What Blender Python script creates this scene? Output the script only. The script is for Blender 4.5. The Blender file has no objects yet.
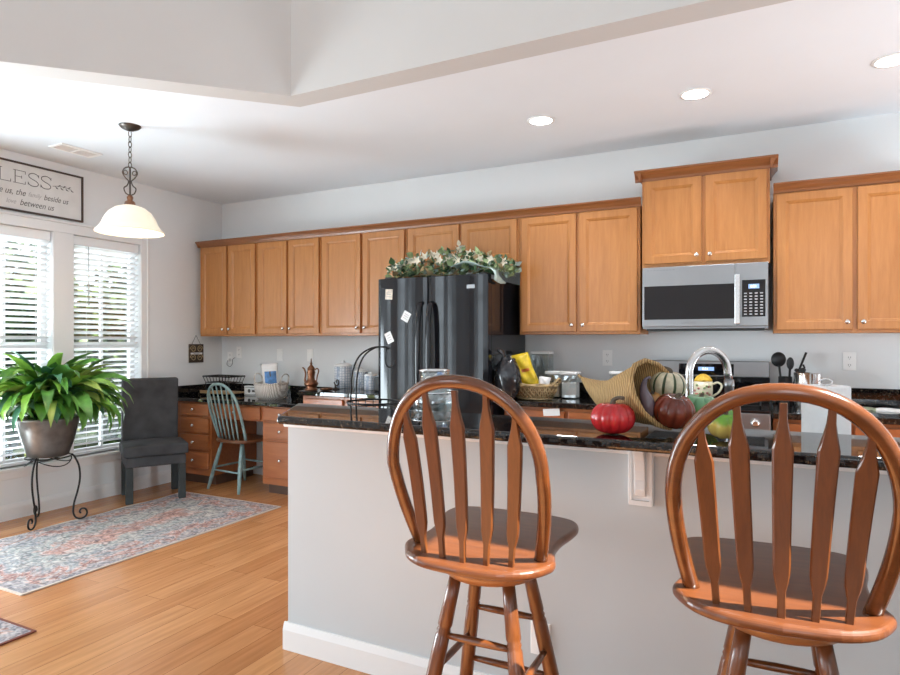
import bpy, bmesh, math, random
from mathutils import Vector, Matrix
random.seed(7)
PI = math.pi
SC = bpy.context.scene
COL = SC.collection

# ---------------------------------------------------------------- camera
cam = bpy.data.cameras.new('camera')
cam.sensor_width = 36.0
cam.lens = 623.0 / 900.0 * 36.0
cam.shift_y = 4.0 / 900.0
cam.clip_start = 0.05
cam_o = bpy.data.objects.new('camera', cam)
COL.objects.link(cam_o)
cam_o.location = (5.008, -4.685, 1.324)
cam_o.rotation_euler = (PI / 2, 0, math.radians(26.8))
SC.camera = cam_o

# ---------------------------------------------------------------- world, sun, daylight, exposure
world = bpy.data.worlds.new('sky')
SC.world = world
world.use_nodes = True
wn = world.node_tree
wn.nodes.clear()
w_out = wn.nodes.new('ShaderNodeOutputWorld')
w_bg = wn.nodes.new('ShaderNodeBackground')
w_bg.inputs['Color'].default_value = (0.83, 0.92, 1.0, 1)
w_bg.inputs['Strength'].default_value = 1.1
wn.links.new(w_bg.outputs[0], w_out.inputs[0])

sun = bpy.data.lights.new('sun', 'SUN')
sun.energy = 13.0
sun.angle = 0.006
sun.color = (1.0, 0.95, 0.87)
sun_o = bpy.data.objects.new('sun', sun)
COL.objects.link(sun_o)
sun_o.rotation_euler = Vector((1.0, -0.06, 1.19)).to_track_quat('Z', 'Y').to_euler()

def area(name, loc, look, sx, sy, power, color):
    l = bpy.data.lights.new(name, 'AREA')
    l.shape = 'RECTANGLE'
    l.size = sx
    l.size_y = sy
    l.energy = power
    l.color = color
    o = bpy.data.objects.new(name, l)
    COL.objects.link(o)
    o.location = loc
    o.rotation_euler = (-Vector(look)).to_track_quat('Z', 'Y').to_euler()
    return o
DAY = (0.78, 0.91, 1.0)
# daylight outside the living-room windows (rear wall, left wall)
area('daylight_rear', (3.6, -9.35, 1.9), (0, 1, 0.25), 6.6, 3.0, 105, DAY)
area('daylight_left', (-0.45, -6.0, 1.5), (1, 0, 0.15), 2.6, 2.3, 58, DAY)
# fill lamps added out of view, outside windows and doors, to brighten the kitchen
area('window_fill', (-0.85, -1.65, -0.30), (0.75, 0, 1), 1.0, 2.6, 130, DAY)
area('nook_fill', (-0.50, -3.50, 0.85), (1, 0.20, 0.42), 1.5, 1.7, 118, DAY)
area('right_door_fill', (8.3, -1.25, 0.35), (-1, 0, 0.75), 1.5, 0.9, 62, DAY)
SC.view_settings.view_transform = 'Standard'
SC.view_settings.look = 'None'
SC.view_settings.gamma = 1.0
SC.view_settings.use_curve_mapping = False
SC.view_settings.exposure = 0.90

# ---------------------------------------------------------------- materials
def base_mat(name):
    m = bpy.data.materials.new(name)
    m.use_nodes = True
    nt = m.node_tree
    return m, nt, nt.nodes['Principled BSDF']

def plain(name, c, rough=0.5, metal=0.0, var=0.05, scale=30.0, bump=0.0, spec=None, coat=0.0, emit=None, es=0.0, alpha=None):
    """colour with a little noise in it"""
    m, nt, b = base_mat(name)
    tc = nt.nodes.new('ShaderNodeTexCoord')
    n = nt.nodes.new('ShaderNodeTexNoise')
    n.inputs['Scale'].default_value = scale
    n.inputs['Detail'].default_value = 4
    nt.links.new(tc.outputs['Object'], n.inputs['Vector'])
    r = nt.nodes.new('ShaderNodeValToRGB')
    r.color_ramp.elements[0].position = 0.3
    r.color_ramp.elements[1].position = 0.7
    r.color_ramp.elements[0].color = tuple(max(0, x * (1 - var)) for x in c) + (1,)
    r.color_ramp.elements[1].color = tuple(min(1, x * (1 + var)) for x in c) + (1,)
    nt.links.new(n.outputs['Fac'], r.inputs['Fac'])
    nt.links.new(r.outputs['Color'], b.inputs['Base Color'])
    b.inputs['Roughness'].default_value = rough
    b.inputs['Metallic'].default_value = metal
    if spec is not None: b.inputs['Specular IOR Level'].default_value = spec
    if coat: b.inputs['Coat Weight'].default_value = coat; b.inputs['Coat Roughness'].default_value = 0.08
    if bump:
        bp = nt.nodes.new('ShaderNodeBump')
        bp.inputs['Strength'].default_value = bump
        bp.inputs['Distance'].default_value = 0.004
        nt.links.new(n.outputs['Fac'], bp.inputs['Height'])
        nt.links.new(bp.outputs['Normal'], b.inputs['Normal'])
    if emit:
        b.inputs['Emission Color'].default_value = tuple(emit) + (1,)
        b.inputs['Emission Strength'].default_value = es
    return m

def wood(name, c1, c2, axis='Z', rough=0.35, scale=9.0, coat=0.0):
    m, nt, b = base_mat(name)
    tc = nt.nodes.new('ShaderNodeTexCoord')
    mp = nt.nodes.new('ShaderNodeMapping')
    s = {'X': (0.09, 1, 1), 'Y': (1, 0.09, 1), 'Z': (1, 1, 0.09)}[axis]
    mp.inputs['Scale'].default_value = s
    nt.links.new(tc.outputs['Object'], mp.inputs['Vector'])
    n = nt.nodes.new('ShaderNodeTexNoise')
    n.inputs['Scale'].default_value = scale * 5
    n.inputs['Detail'].default_value = 6
    n.inputs['Roughness'].default_value = 0.65
    n.inputs['Distortion'].default_value = 0.4
    nt.links.new(mp.outputs[0], n.inputs['Vector'])
    r = nt.nodes.new('ShaderNodeValToRGB')
    r.color_ramp.elements[0].position = 0.32
    r.color_ramp.elements[1].position = 0.68
    r.color_ramp.elements[0].color = tuple(c1) + (1,)
    r.color_ramp.elements[1].color = tuple(c2) + (1,)
    nt.links.new(n.outputs['Fac'], r.inputs['Fac'])
    nt.links.new(r.outputs['Color'], b.inputs['Base Color'])
    b.inputs['Roughness'].default_value = rough
    if coat: b.inputs['Coat Weight'].default_value = coat; b.inputs['Coat Roughness'].default_value = 0.15
    return m

def floor_mat():
    m, nt, b = base_mat('oak_floor')
    tc = nt.nodes.new('ShaderNodeTexCoord')
    mp = nt.nodes.new('ShaderNodeMapping')
    mp.inputs['Rotation'].default_value = (0, 0, PI / 2)
    nt.links.new(tc.outputs['Object'], mp.inputs['Vector'])
    br = nt.nodes.new('ShaderNodeTexBrick')
    br.offset = 0.37
    br.inputs['Scale'].default_value = 1.0
    br.inputs['Brick Width'].default_value = 1.25
    br.inputs['Row Height'].default_value = 0.125
    br.inputs['Mortar Size'].default_value = 0.0012
    br.inputs['Mortar Smooth'].default_value = 0.2
    br.inputs['Bias'].default_value = 0.0
    br.inputs['Color1'].default_value = (0.50, 0.215, 0.085, 1)
    br.inputs['Color2'].default_value = (0.63, 0.305, 0.128, 1)
    br.inputs['Mortar'].default_value = (0.20, 0.075, 0.025, 1)
    nt.links.new(mp.outputs[0], br.inputs['Vector'])
    mp2 = nt.nodes.new('ShaderNodeMapping')
    mp2.inputs['Scale'].default_value = (1, 0.07, 1)
    nt.links.new(tc.outputs['Object'], mp2.inputs['Vector'])
    n = nt.nodes.new('ShaderNodeTexNoise')
    n.inputs['Scale'].default_value = 40
    n.inputs['Detail'].default_value = 6
    nt.links.new(mp2.outputs[0], n.inputs['Vector'])
    r = nt.nodes.new('ShaderNodeValToRGB')
    r.color_ramp.elements[0].position = 0.3; r.color_ramp.elements[0].color = (0.84, 0.80, 0.76, 1)
    r.color_ramp.elements[1].position = 0.7; r.color_ramp.elements[1].color = (1.1, 1.1, 1.1, 1)
    nt.links.new(n.outputs['Fac'], r.inputs['Fac'])
    mx = nt.nodes.new('ShaderNodeMix'); mx.data_type = 'RGBA'; mx.blend_type = 'MULTIPLY'
    mx.inputs[0].default_value = 1.0
    nt.links.new(br.outputs['Color'], mx.inputs[6]); nt.links.new(r.outputs['Color'], mx.inputs[7])
    nt.links.new(mx.outputs[2], b.inputs['Base Color'])
    b.inputs['Roughness'].default_value = 0.26
    return m

def granite_mat():
    m, nt, b = base_mat('black_granite')
    tc = nt.nodes.new('ShaderNodeTexCoord')
    v = nt.nodes.new('ShaderNodeTexVoronoi'); v.inputs['Scale'].default_value = 170
    nt.links.new(tc.outputs['Object'], v.inputs['Vector'])
    n = nt.nodes.new('ShaderNodeTexNoise'); n.inputs['Scale'].default_value = 70; n.inputs['Detail'].default_value = 5
    nt.links.new(tc.outputs['Object'], n.inputs['Vector'])
    r = nt.nodes.new('ShaderNodeValToRGB')
    e = r.color_ramp.elements
    e[0].position = 0.40; e[0].color = (0.006, 0.006, 0.008, 1)
    e[1].position = 0.74; e[1].color = (0.10, 0.085, 0.06, 1)
    x = e.new(0.58); x.color = (0.022, 0.02, 0.02, 1)
    nt.links.new(n.outputs['Fac'], r.inputs['Fac'])
    r2 = nt.nodes.new('ShaderNodeValToRGB')
    r2.color_ramp.elements[0].position = 0.55; r2.color_ramp.elements[0].color = (0.5, 0.5, 0.5, 1)
    r2.color_ramp.elements[1].position = 0.95; r2.color_ramp.elements[1].color = (2.2, 1.9, 1.5, 1)
    sp = nt.nodes.new('ShaderNodeSeparateColor')
    nt.links.new(v.outputs['Color'], sp.inputs[0])
    nt.links.new(sp.outputs[0], r2.inputs['Fac'])
    mx = nt.nodes.new('ShaderNodeMix'); mx.data_type = 'RGBA'; mx.blend_type = 'MULTIPLY'; mx.inputs[0].default_value = 1
    nt.links.new(r.outputs['Color'], mx.inputs[6]); nt.links.new(r2.outputs['Color'], mx.inputs[7])
    nt.links.new(mx.outputs[2], b.inputs['Base Color'])
    b.inputs['Roughness'].default_value = 0.025
    b.inputs['Specular IOR Level'].default_value = 0.7
    return m

def rug_mat(name, hx, hy, border):
    """faded oriental rug: cream, slate blue and rose, in rug-local metres"""
    m, nt, b = base_mat(name)
    L = nt.links.new
    N = nt.nodes.new
    tc = N('ShaderNodeTexCoord')
    sep = N('ShaderNodeSeparateXYZ'); L(tc.outputs['Object'], sep.inputs[0])
    def mth(op, a, bb=None):
        x = N('ShaderNodeMath'); x.operation = op
        for i, q in enumerate((a, bb)):
            if q is None: continue
            if isinstance(q, (int, float)): x.inputs[i].default_value = q
            else: L(q, x.inputs[i])
        return x.outputs[0]
    ax = mth('ABSOLUTE', sep.outputs[0]); ay = mth('ABSOLUTE', sep.outputs[1])
    dx = mth('SUBTRACT', hx, ax); dy = mth('SUBTRACT', hy, ay)
    d = mth('MINIMUM', dx, dy)
    n1 = N('ShaderNodeTexNoise'); n1.inputs['Scale'].default_value = 4.0; n1.inputs['Detail'].default_value = 7; n1.inputs['Roughness'].default_value = 0.7; n1.inputs['Distortion'].default_value = 1.2
    L(tc.outputs['Object'], n1.inputs['Vector'])
    n2 = N('ShaderNodeTexNoise'); n2.inputs['Scale'].default_value = 20; n2.inputs['Detail'].default_value = 5; n2.inputs['Distortion'].default_value = 2.0
    L(tc.outputs['Object'], n2.inputs['Vector'])
    v = N('ShaderNodeTexVoronoi'); v.inputs['Scale'].default_value = 11; v.feature = 'DISTANCE_TO_EDGE'
    L(tc.outputs['Object'], v.inputs['Vector'])
    # field, with bands set by the distance to the edge
    wob = mth('ADD', d, mth('MULTIPLY', mth('SUBTRACT', n1.outputs['Fac'], 0.5), 0.80))
    rp = N('ShaderNodeValToRGB')
    e = rp.color_ramp.elements
    e[0].position = 0.0; e[0].color = (0.50, 0.45, 0.44, 1)
    e[1].position = 1.0; e[1].color = (0.55, 0.43, 0.40, 1)
    for p, c in ((0.08, (0.36, 0.36, 0.39)), (0.17, (0.58, 0.53, 0.50)), (0.25, (0.50, 0.27, 0.23)), (0.33, (0.62, 0.52, 0.49)), (0.43, (0.36, 0.40, 0.43)), (0.54, (0.58, 0.55, 0.52)), (0.66, (0.40, 0.45, 0.45)), (0.78, (0.60, 0.50, 0.47)), (0.88, (0.55, 0.33, 0.28))):
        x = e.new(p); x.color = c + (1,)
    L(mth('MULTIPLY', wob, 1.75), rp.inputs['Fac'])
    rp2 = N('ShaderNodeValToRGB')
    e = rp2.color_ramp.elements
    e[0].position = 0.34; e[0].color = (0.36, 0.36, 0.40, 1)
    e[1].position = 0.62; e[1].color = (1.18, 1.12, 1.08, 1)
    L(n2.outputs['Fac'], rp2.inputs['Fac'])
    mx = N('ShaderNodeMix'); mx.data_type = 'RGBA'; mx.blend_type = 'MULTIPLY'; mx.inputs[0].default_value = 0.85
    L(rp.outputs['Color'], mx.inputs[6]); L(rp2.outputs['Color'], mx.inputs[7])
    rp3 = N('ShaderNodeValToRGB')
    e = rp3.color_ramp.elements
    e[0].position = 0.0; e[0].color = (0.52, 0.49, 0.50, 1)
    e[1].position = 0.09; e[1].color = (1, 1, 1, 1)
    L(v.outputs['Distance'], rp3.inputs['Fac'])
    mx2 = N('ShaderNodeMix'); mx2.data_type = 'RGBA'; mx2.blend_type = 'MULTIPLY'; mx2.inputs[0].default_value = 0.55
    L(mx.outputs[2], mx2.inputs[6]); L(rp3.outputs['Color'], mx2.inputs[7])
    edge = N('ShaderNodeMath'); edge.operation = 'LESS_THAN'; L(d, edge.inputs[0]); edge.inputs[1].default_value = 0.014
    mx3 = N('ShaderNodeMix'); mx3.data_type = 'RGBA'
    L(edge.outputs[0], mx3.inputs[0]); L(mx2.outputs[2], mx3.inputs[6]); mx3.inputs[7].default_value = tuple(border) + (1,)
    L(mx3.outputs[2], b.inputs['Base Color'])
    b.inputs['Roughness'].default_value = 0.95
    b.inputs['Specular IOR Level'].default_value = 0.1
    return m

def weave(name, c1, c2, scale=60, axis_scale=(1, 1, 1)):
    m, nt, b = base_mat(name)
    tc = nt.nodes.new('ShaderNodeTexCoord')
    mp = nt.nodes.new('ShaderNodeMapping'); mp.inputs['Scale'].default_value = axis_scale
    nt.links.new(tc.outputs['Object'], mp.inputs['Vector'])
    w = nt.nodes.new('ShaderNodeTexWave'); w.inputs['Scale'].default_value = scale; w.inputs['Distortion'].default_value = 3.0; w.inputs['Detail'].default_value = 3
    nt.links.new(mp.outputs[0], w.inputs['Vector'])
    r = nt.nodes.new('ShaderNodeValToRGB')
    r.color_ramp.elements[0].position = 0.2; r.color_ramp.elements[0].color = tuple(c1) + (1,)
    r.color_ramp.elements[1].position = 0.75; r.color_ramp.elements[1].color = tuple(c2) + (1,)
    nt.links.new(w.outputs['Fac'], r.inputs['Fac'])
    nt.links.new(r.outputs['Color'], b.inputs['Base Color'])
    bp = nt.nodes.new('ShaderNodeBump'); bp.inputs['Strength'].default_value = 0.6; bp.inputs['Distance'].default_value = 0.004
    nt.links.new(w.outputs['Fac'], bp.inputs['Height']); nt.links.new(bp.outputs['Normal'], b.inputs['Normal'])
    b.inputs['Roughness'].default_value = 0.7
    return m

def check_mat(name, c1, c2, scale):
    """blue-and-white lattice glaze"""
    m, nt, b = base_mat(name)
    tc = nt.nodes.new('ShaderNodeTexCoord')
    v = nt.nodes.new('ShaderNodeTexVoronoi'); v.inputs['Scale'].default_value = scale; v.inputs['Randomness'].default_value = 0.15
    v.feature = 'DISTANCE_TO_EDGE'
    nt.links.new(tc.outputs['Object'], v.inputs['Vector'])
    r = nt.nodes.new('ShaderNodeValToRGB')
    r.color_ramp.elements[0].position = 0.04; r.color_ramp.elements[0].color = tuple(c1) + (1,)
    r.color_ramp.elements[1].position = 0.13; r.color_ramp.elements[1].color = tuple(c2) + (1,)
    nt.links.new(v.outputs['Distance'], r.inputs['Fac'])
    nt.links.new(r.outputs['Color'], b.inputs['Base Color'])
    b.inputs['Roughness'].default_value = 0.2
    return m

def zramp(name, stops, rough=0.35, z0=0.0, z1=1.0, noise=0.25, coat=0.0):
    """paint or rind colour by height of the thing itself"""
    m, nt, b = base_mat(name)
    tc = nt.nodes.new('ShaderNodeTexCoord')
    sep = nt.nodes.new('ShaderNodeSeparateXYZ'); nt.links.new(tc.outputs['Object'], sep.inputs[0])
    n = nt.nodes.new('ShaderNodeTexNoise'); n.inputs['Scale'].default_value = 35; nt.links.new(tc.outputs['Object'], n.inputs['Vector'])
    mr = nt.nodes.new('ShaderNodeMapRange'); mr.inputs[1].default_value = z0; mr.inputs[2].default_value = z1
    nt.links.new(sep.outputs[2], mr.inputs[0])
    a = nt.nodes.new('ShaderNodeMath'); a.operation = 'MULTIPLY_ADD'; a.inputs[1].default_value = noise
    nt.links.new(n.outputs['Fac'], a.inputs[0]); nt.links.new(mr.outputs[0], a.inputs[2])
    s = nt.nodes.new('ShaderNodeMath'); s.operation = 'SUBTRACT'; s.inputs[1].default_value = noise * 0.5
    nt.links.new(a.outputs[0], s.inputs[0])
    r = nt.nodes.new('ShaderNodeValToRGB')
    e = r.color_ramp.elements
    e[0].position = stops[0][0]; e[0].color = tuple(stops[0][1]) + (1,)
    e[1].position = stops[-1][0]; e[1].color = tuple(stops[-1][1]) + (1,)
    for p, c in stops[1:-1]:
        x = e.new(p); x.color = tuple(c) + (1,)
    nt.links.new(s.outputs[0], r.inputs['Fac']); nt.links.new(r.outputs['Color'], b.inputs['Base Color'])
    b.inputs['Roughness'].default_value = rough
    if coat: b.inputs['Coat Weight'].default_value = coat
    return m

def glass_mat(name, tint=(1, 1, 1), rough=0.0, mixin=0.12):
    """clear glass sheet: mostly see-through with a gloss"""
    m = bpy.data.materials.new(name); m.use_nodes = True
    nt = m.node_tree; nt.nodes.clear()
    o = nt.nodes.new('ShaderNodeOutputMaterial')
    t = nt.nodes.new('ShaderNodeBsdfTransparent'); t.inputs[0].default_value = tuple(tint) + (1,)
    g = nt.nodes.new('ShaderNodeBsdfGlossy'); g.inputs['Roughness'].default_value = rough; g.inputs[0].default_value = (0.9, 0.93, 0.95, 1)
    n = nt.nodes.new('ShaderNodeTexNoise'); n.inputs['Scale'].default_value = 3.0
    mm = nt.nodes.new('ShaderNodeMath'); mm.operation = 'MULTIPLY_ADD'; mm.inputs[1].default_value = 0.03; mm.inputs[2].default_value = mixin
    nt.links.new(n.outputs['Fac'], mm.inputs[0])
    mx = nt.nodes.new('ShaderNodeMixShader')
    nt.links.new(mm.outputs[0], mx.inputs[0]); nt.links.new(t.outputs[0], mx.inputs[1]); nt.links.new(g.outputs[0], mx.inputs[2])
    nt.links.new(mx.outputs[0], o.inputs[0])
    return m

M = {}
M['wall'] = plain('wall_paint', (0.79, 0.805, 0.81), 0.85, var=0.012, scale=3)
M['headerdim'] = plain('header_wall_dimmed', (0.57, 0.565, 0.555), 0.85, var=0.012, scale=3)  # darkened wall colour that offsets the strong light falling on the header
M['ceil'] = plain('ceiling_paint', (0.80, 0.85, 0.90), 0.9, var=0.01, scale=3)
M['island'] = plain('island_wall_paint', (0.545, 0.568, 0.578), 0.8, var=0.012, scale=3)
M['trim'] = plain('trim_paint', (0.80, 0.79, 0.78), 0.45, var=0.01, scale=5)
M['blind'] = plain('blind_slat_white', (0.88, 0.88, 0.88), 0.45, var=0.01, scale=5)
M['floor'] = floor_mat()
M['granite'] = granite_mat()
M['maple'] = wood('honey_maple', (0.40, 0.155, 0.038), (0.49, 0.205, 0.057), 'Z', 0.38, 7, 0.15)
M['mapleX'] = wood('honey_maple_rail', (0.42, 0.18, 0.055), (0.55, 0.25, 0.085), 'X', 0.38, 7, 0.15)
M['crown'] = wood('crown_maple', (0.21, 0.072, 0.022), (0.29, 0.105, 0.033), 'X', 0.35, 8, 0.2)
M['desk'] = wood('desk_maple', (0.33, 0.100, 0.029), (0.42, 0.140, 0.043), 'X', 0.36, 7, 0.15)
M['deskdark'] = wood('desk_side_maple', (0.22, 0.085, 0.036), (0.28, 0.11, 0.046), 'Z', 0.45, 7)
M['toe'] = plain('toe_kick_brown', (0.10, 0.05, 0.03), 0.6)
M['oak'] = wood('stool_oak', (0.088, 0.0255, 0.0062), (0.150, 0.046, 0.0112), 'Z', 0.28, 9, 0.35)
M['oakX'] = wood('stool_oak_seat', (0.098, 0.029, 0.0095), (0.150, 0.048, 0.0150), 'X', 0.30, 8, 0.3)
M['oakplate'] = wood('stool_plate_oak', (0.20, 0.085, 0.030), (0.30, 0.135, 0.05), 'X', 0.35, 8, 0.2)
M['oakbow'] = wood('stool_oak_bow', (0.090, 0.026, 0.0062), (0.140, 0.042, 0.010), 'X', 0.22, 5, 0.5)
M['knob'] = plain('brushed_nickel', (0.72, 0.70, 0.67), 0.25, 1.0)
M['steel'] = plain('stainless_steel', (0.34, 0.34, 0.345), 0.36, 1.0, var=0.03, scale=8)
M['chrome'] = plain('bright_nickel', (0.74, 0.74, 0.74), 0.24, 1.0, var=0.01)
M['blackgloss'] = plain('gloss_black', (0.008, 0.008, 0.010), 0.08, spec=0.42, var=0.1, scale=4)
M['blackglass'] = plain('black_glass', (0.006, 0.006, 0.008), 0.04, spec=0.6)
M['blackmatte'] = plain('matte_black', (0.015, 0.015, 0.016), 0.5)
M['iron'] = plain('wrought_iron', (0.018, 0.017, 0.017), 0.4, 0.6)
M['bronze'] = plain('antique_bronze', (0.10, 0.085, 0.075), 0.35, 0.8)
M['copper'] = plain('aged_copper', (0.22, 0.10, 0.055), 0.28, 0.9, var=0.25)
M['white'] = plain('white_plastic', (0.92, 0.92, 0.91), 0.4, var=0.01)
M['paper'] = plain('white_paper', (0.86, 0.86, 0.85), 0.8, var=0.02)
M['towel'] = plain('paper_towel', (0.88, 0.88, 0.88), 0.95, var=0.02, scale=90, bump=0.3)
M['card'] = plain('cream_card', (0.70, 0.62, 0.52), 0.7, var=0.25, scale=60)
M['slot'] = plain('outlet_slot_grey', (0.22, 0.22, 0.22), 0.6)
M['charcoal'] = plain('charcoal_suede', (0.050, 0.051, 0.055), 0.85, var=0.35, scale=7, bump=0.25)
M['charcoal_leg'] = plain('charcoal_leg_cover', (0.035, 0.040, 0.040), 0.8, var=0.2, scale=12)
M['teal'] = plain('worn_teal_paint', (0.24, 0.36, 0.36), 0.5, var=0.22, scale=22)
M['brownseat'] = wood('brown_chair_seat', (0.12, 0.045, 0.02), (0.19, 0.075, 0.03), 'X', 0.35)
M['pot'] = plain('pewter_planter', (0.17, 0.16, 0.15), 0.36, 0.7, var=0.2, scale=14)
M['soil'] = plain('potting_soil', (0.04, 0.028, 0.02), 0.95, var=0.5, scale=60)
M['leaf'] = plain('glossy_leaf', (0.095, 0.26, 0.045), 0.33, var=0.55, scale=9, spec=0.5)
M['leaf2'] = plain('bright_leaf', (0.22, 0.44, 0.06), 0.33, var=0.4, scale=9, spec=0.5)
M['leaf3'] = plain('blue_green_leaf', (0.055, 0.19, 0.10), 0.3, var=0.4, scale=9, spec=0.6)
M['shade'] = plain('frosted_glass_shade', (0.80, 0.70, 0.54), 0.35, var=0.02, emit=(1.0, 0.86, 0.66), es=0.22)
M['bulb'] = plain('lit_bulb', (1, 1, 1), 0.5, emit=(1.0, 0.93, 0.82), es=12)
M['can'] = plain('downlight_lens', (1, 1, 1), 0.5, emit=(1.0, 0.98, 0.95), es=9)
M['glass'] = glass_mat('window_glass')
M['clear'] = glass_mat('clear_glassware', (0.93, 0.96, 0.96), 0.03, 0.20)
M['signwood'] = plain('whitewashed_board', (0.72, 0.71, 0.69), 0.8, var=0.04, scale=12)
M['signframe'] = wood('dark_sign_frame', (0.05, 0.032, 0.025), (0.08, 0.05, 0.04), 'Y', 0.6)
M['ink'] = plain('charcoal_ink', (0.10, 0.095, 0.09), 0.8)
M['inkpale'] = plain('faded_grey_ink', (0.42, 0.41, 0.40), 0.8)

# ---------------------------------------------------------------- mesh helpers
class MB:
    def __init__(self): self.bm = bmesh.new()
    def box(self, x0, x1, y0, y1, z0, z1, mi=0, rot=None, piv=None):
        vs = [self.bm.verts.new((x, y, z)) for x in (x0, x1) for y in (y0, y1) for z in (z0, z1)]
        if rot is not None:
            p = Vector(piv)
            for v in vs: v.co = rot @ (v.co - p) + p
        fs = []
        for f in ((0, 1, 3, 2), (4, 6, 7, 5), (0, 4, 5, 1), (2, 3, 7, 6), (0, 2, 6, 4), (1, 5, 7, 3)):
            q = self.bm.faces.new([vs[i] for i in f]); q.material_index = mi; fs.append(q)
        return fs
    def tube(self, pts, r, seg=8, closed=False, mi=0, flat=None, cap=True):
        """round bar through pts; r a number or list; flat=(a,b,normal) gives an elliptical section"""
        pts = [Vector(p) for p in pts]; n = len(pts)
        rs = r if isinstance(r, (list, tuple)) else [r] * n
        rings = []; prev = None
        for i, p in enumerate(pts):
            if closed: t = pts[(i + 1) % n] - pts[i - 1]
            elif i == 0: t = pts[1] - p
            elif i == n - 1: t = p - pts[-2]
            else: t = pts[i + 1] - pts[i - 1]
            if t.length < 1e-9: t = Vector((0, 0, 1))
            t.normalize()
            if flat is not None:
                nn = Vector(flat[2]); nn = (nn - t * nn.dot(t)).normalized(); bb = t.cross(nn)
                a, b = flat[0], flat[1]
            else:
                if prev is None:
                    up = Vector((0, 0, 1)) if abs(t.z) < 0.9 else Vector((1, 0, 0))
                    nn = (up - t * up.dot(t)).normalized()
                else:
                    nn = prev - t * prev.dot(t)
                    nn = nn.normalized() if nn.length > 1e-6 else t.orthogonal().normalized()
                prev = nn; bb = t.cross(nn); a = b = 1.0
            rings.append([self.bm.verts.new(p + nn * (math.cos(2 * PI * k / seg) * rs[i] * a) + bb * (math.sin(2 * PI * k / seg) * rs[i] * b)) for k in range(seg)])
        m = n if closed else n - 1
        for i in range(m):
            A, B = rings[i], rings[(i + 1) % n]
            for k in range(seg):
                f = self.bm.faces.new((A[k], A[(k + 1) % seg], B[(k + 1) % seg], B[k])); f.material_index = mi; f.smooth = True
        if not closed and cap:
            for R in (rings[0][::-1], rings[-1]):
                f = self.bm.faces.new(R); f.material_index = mi
        return rings
    def lathe(self, prof, c=(0, 0, 0), seg=24, mi=0, axis='Z', cap=True, fn=None, smooth=True, mfn=None):
        """prof: (radius, height) list; fn(theta, i) scales the radius"""
        c = Vector(c); rings = []
        for i, (r, h) in enumerate(prof):
            ring = []
            for k in range(seg):
                th = 2 * PI * k / seg; rr = r * (fn(th, i) if fn else 1)
                a, b = rr * math.cos(th), rr * math.sin(th)
                v = {'Z': (a, b, h), 'Y': (a, h, b), 'X': (h, a, b)}[axis]
                ring.append(self.bm.verts.new(c + Vector(v)))
            rings.append(ring)
        for i in range(len(rings) - 1):
            A, B = rings[i], rings[i + 1]
            for k in range(seg):
                f = self.bm.faces.new((A[k], A[(k + 1) % seg], B[(k + 1) % seg], B[k])); f.smooth = smooth
                f.material_index = mfn(k, i) if mfn else mi
        if cap:
            for R in (rings[0], rings[-1]):
                try:
                    f = self.bm.faces.new(R); f.material_index = mi
                except ValueError: pass
    def prism(self, poly, z0, z1, mi=0):
        lo = [self.bm.verts.new((x, y, z0)) for x, y in poly]; hi = [self.bm.verts.new((x, y, z1)) for x, y in poly]
        n = len(poly)
        fs = [self.bm.faces.new(lo[::-1]), self.bm.faces.new(hi)]
        for i in range(n): fs.append(self.bm.faces.new((lo[i], lo[(i + 1) % n], hi[(i + 1) % n], hi[i])))
        for f in fs: f.material_index = mi
        return fs
    def extrude_profile(self, prof, axis, a, b, mi=0):
        """closed 2-D profile swept straight along an axis; X: (y,z), Y: (x,z)"""
        def P(u, v, s): return {'X': (s, u, v), 'Y': (u, s, v), 'Z': (u, v, s)}[axis]
        A = [self.bm.verts.new(P(u, v, a)) for u, v in prof]; B = [self.bm.verts.new(P(u, v, b)) for u, v in prof]
        n = len(prof); fs = [self.bm.faces.new(A), self.bm.faces.new(B[::-1])]
        for i in range(n): fs.append(self.bm.faces.new((A[i], A[(i + 1) % n], B[(i + 1) % n], B[i])))
        for f in fs: f.material_index = mi
    def sphere(self, c, rx, ry=None, rz=None, u=16, v=10, mi=0):
        ry = ry or rx; rz = rz or rx
        m = Matrix.Translation(c) @ Matrix.Diagonal((rx, ry, rz, 1))
        r = bmesh.ops.create_uvsphere(self.bm, u_segments=u, v_segments=v, radius=1, matrix=m)
        for x in r['verts']:
            for f in x.link_faces: f.smooth = True; f.material_index = mi
    def face(self, pts, mi=0, smooth=False):
        f = self.bm.faces.new([self.bm.verts.new(p) for p in pts]); f.material_index = mi; f.smooth = smooth
        return f
    def panel_door(self, x0, x1, yf, yb, z0, z1, fr=0.055, rec=0.011, mi=0):
        """frame-and-panel front facing -Y"""
        def ring(i, y): return [self.bm.verts.new(p) for p in ((x0 + i, y, z0 + i), (x1 - i, y, z0 + i), (x1 - i, y, z1 - i), (x0 + i, y, z1 - i))]
        e = .003
        rs = [ring(0, yb), ring(0, yf + e), ring(e, yf), ring(fr - .004, yf), ring(fr, yf + .003), ring(fr + .006, yf + .005), ring(fr + .013, yf + rec)]
        for A, B in zip(rs, rs[1:]):
            for k in range(4): self.bm.faces.new((A[k], A[(k + 1) % 4], B[(k + 1) % 4], B[k]))
        self.bm.faces.new(rs[0]); self.bm.faces.new(rs[-1])
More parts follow.
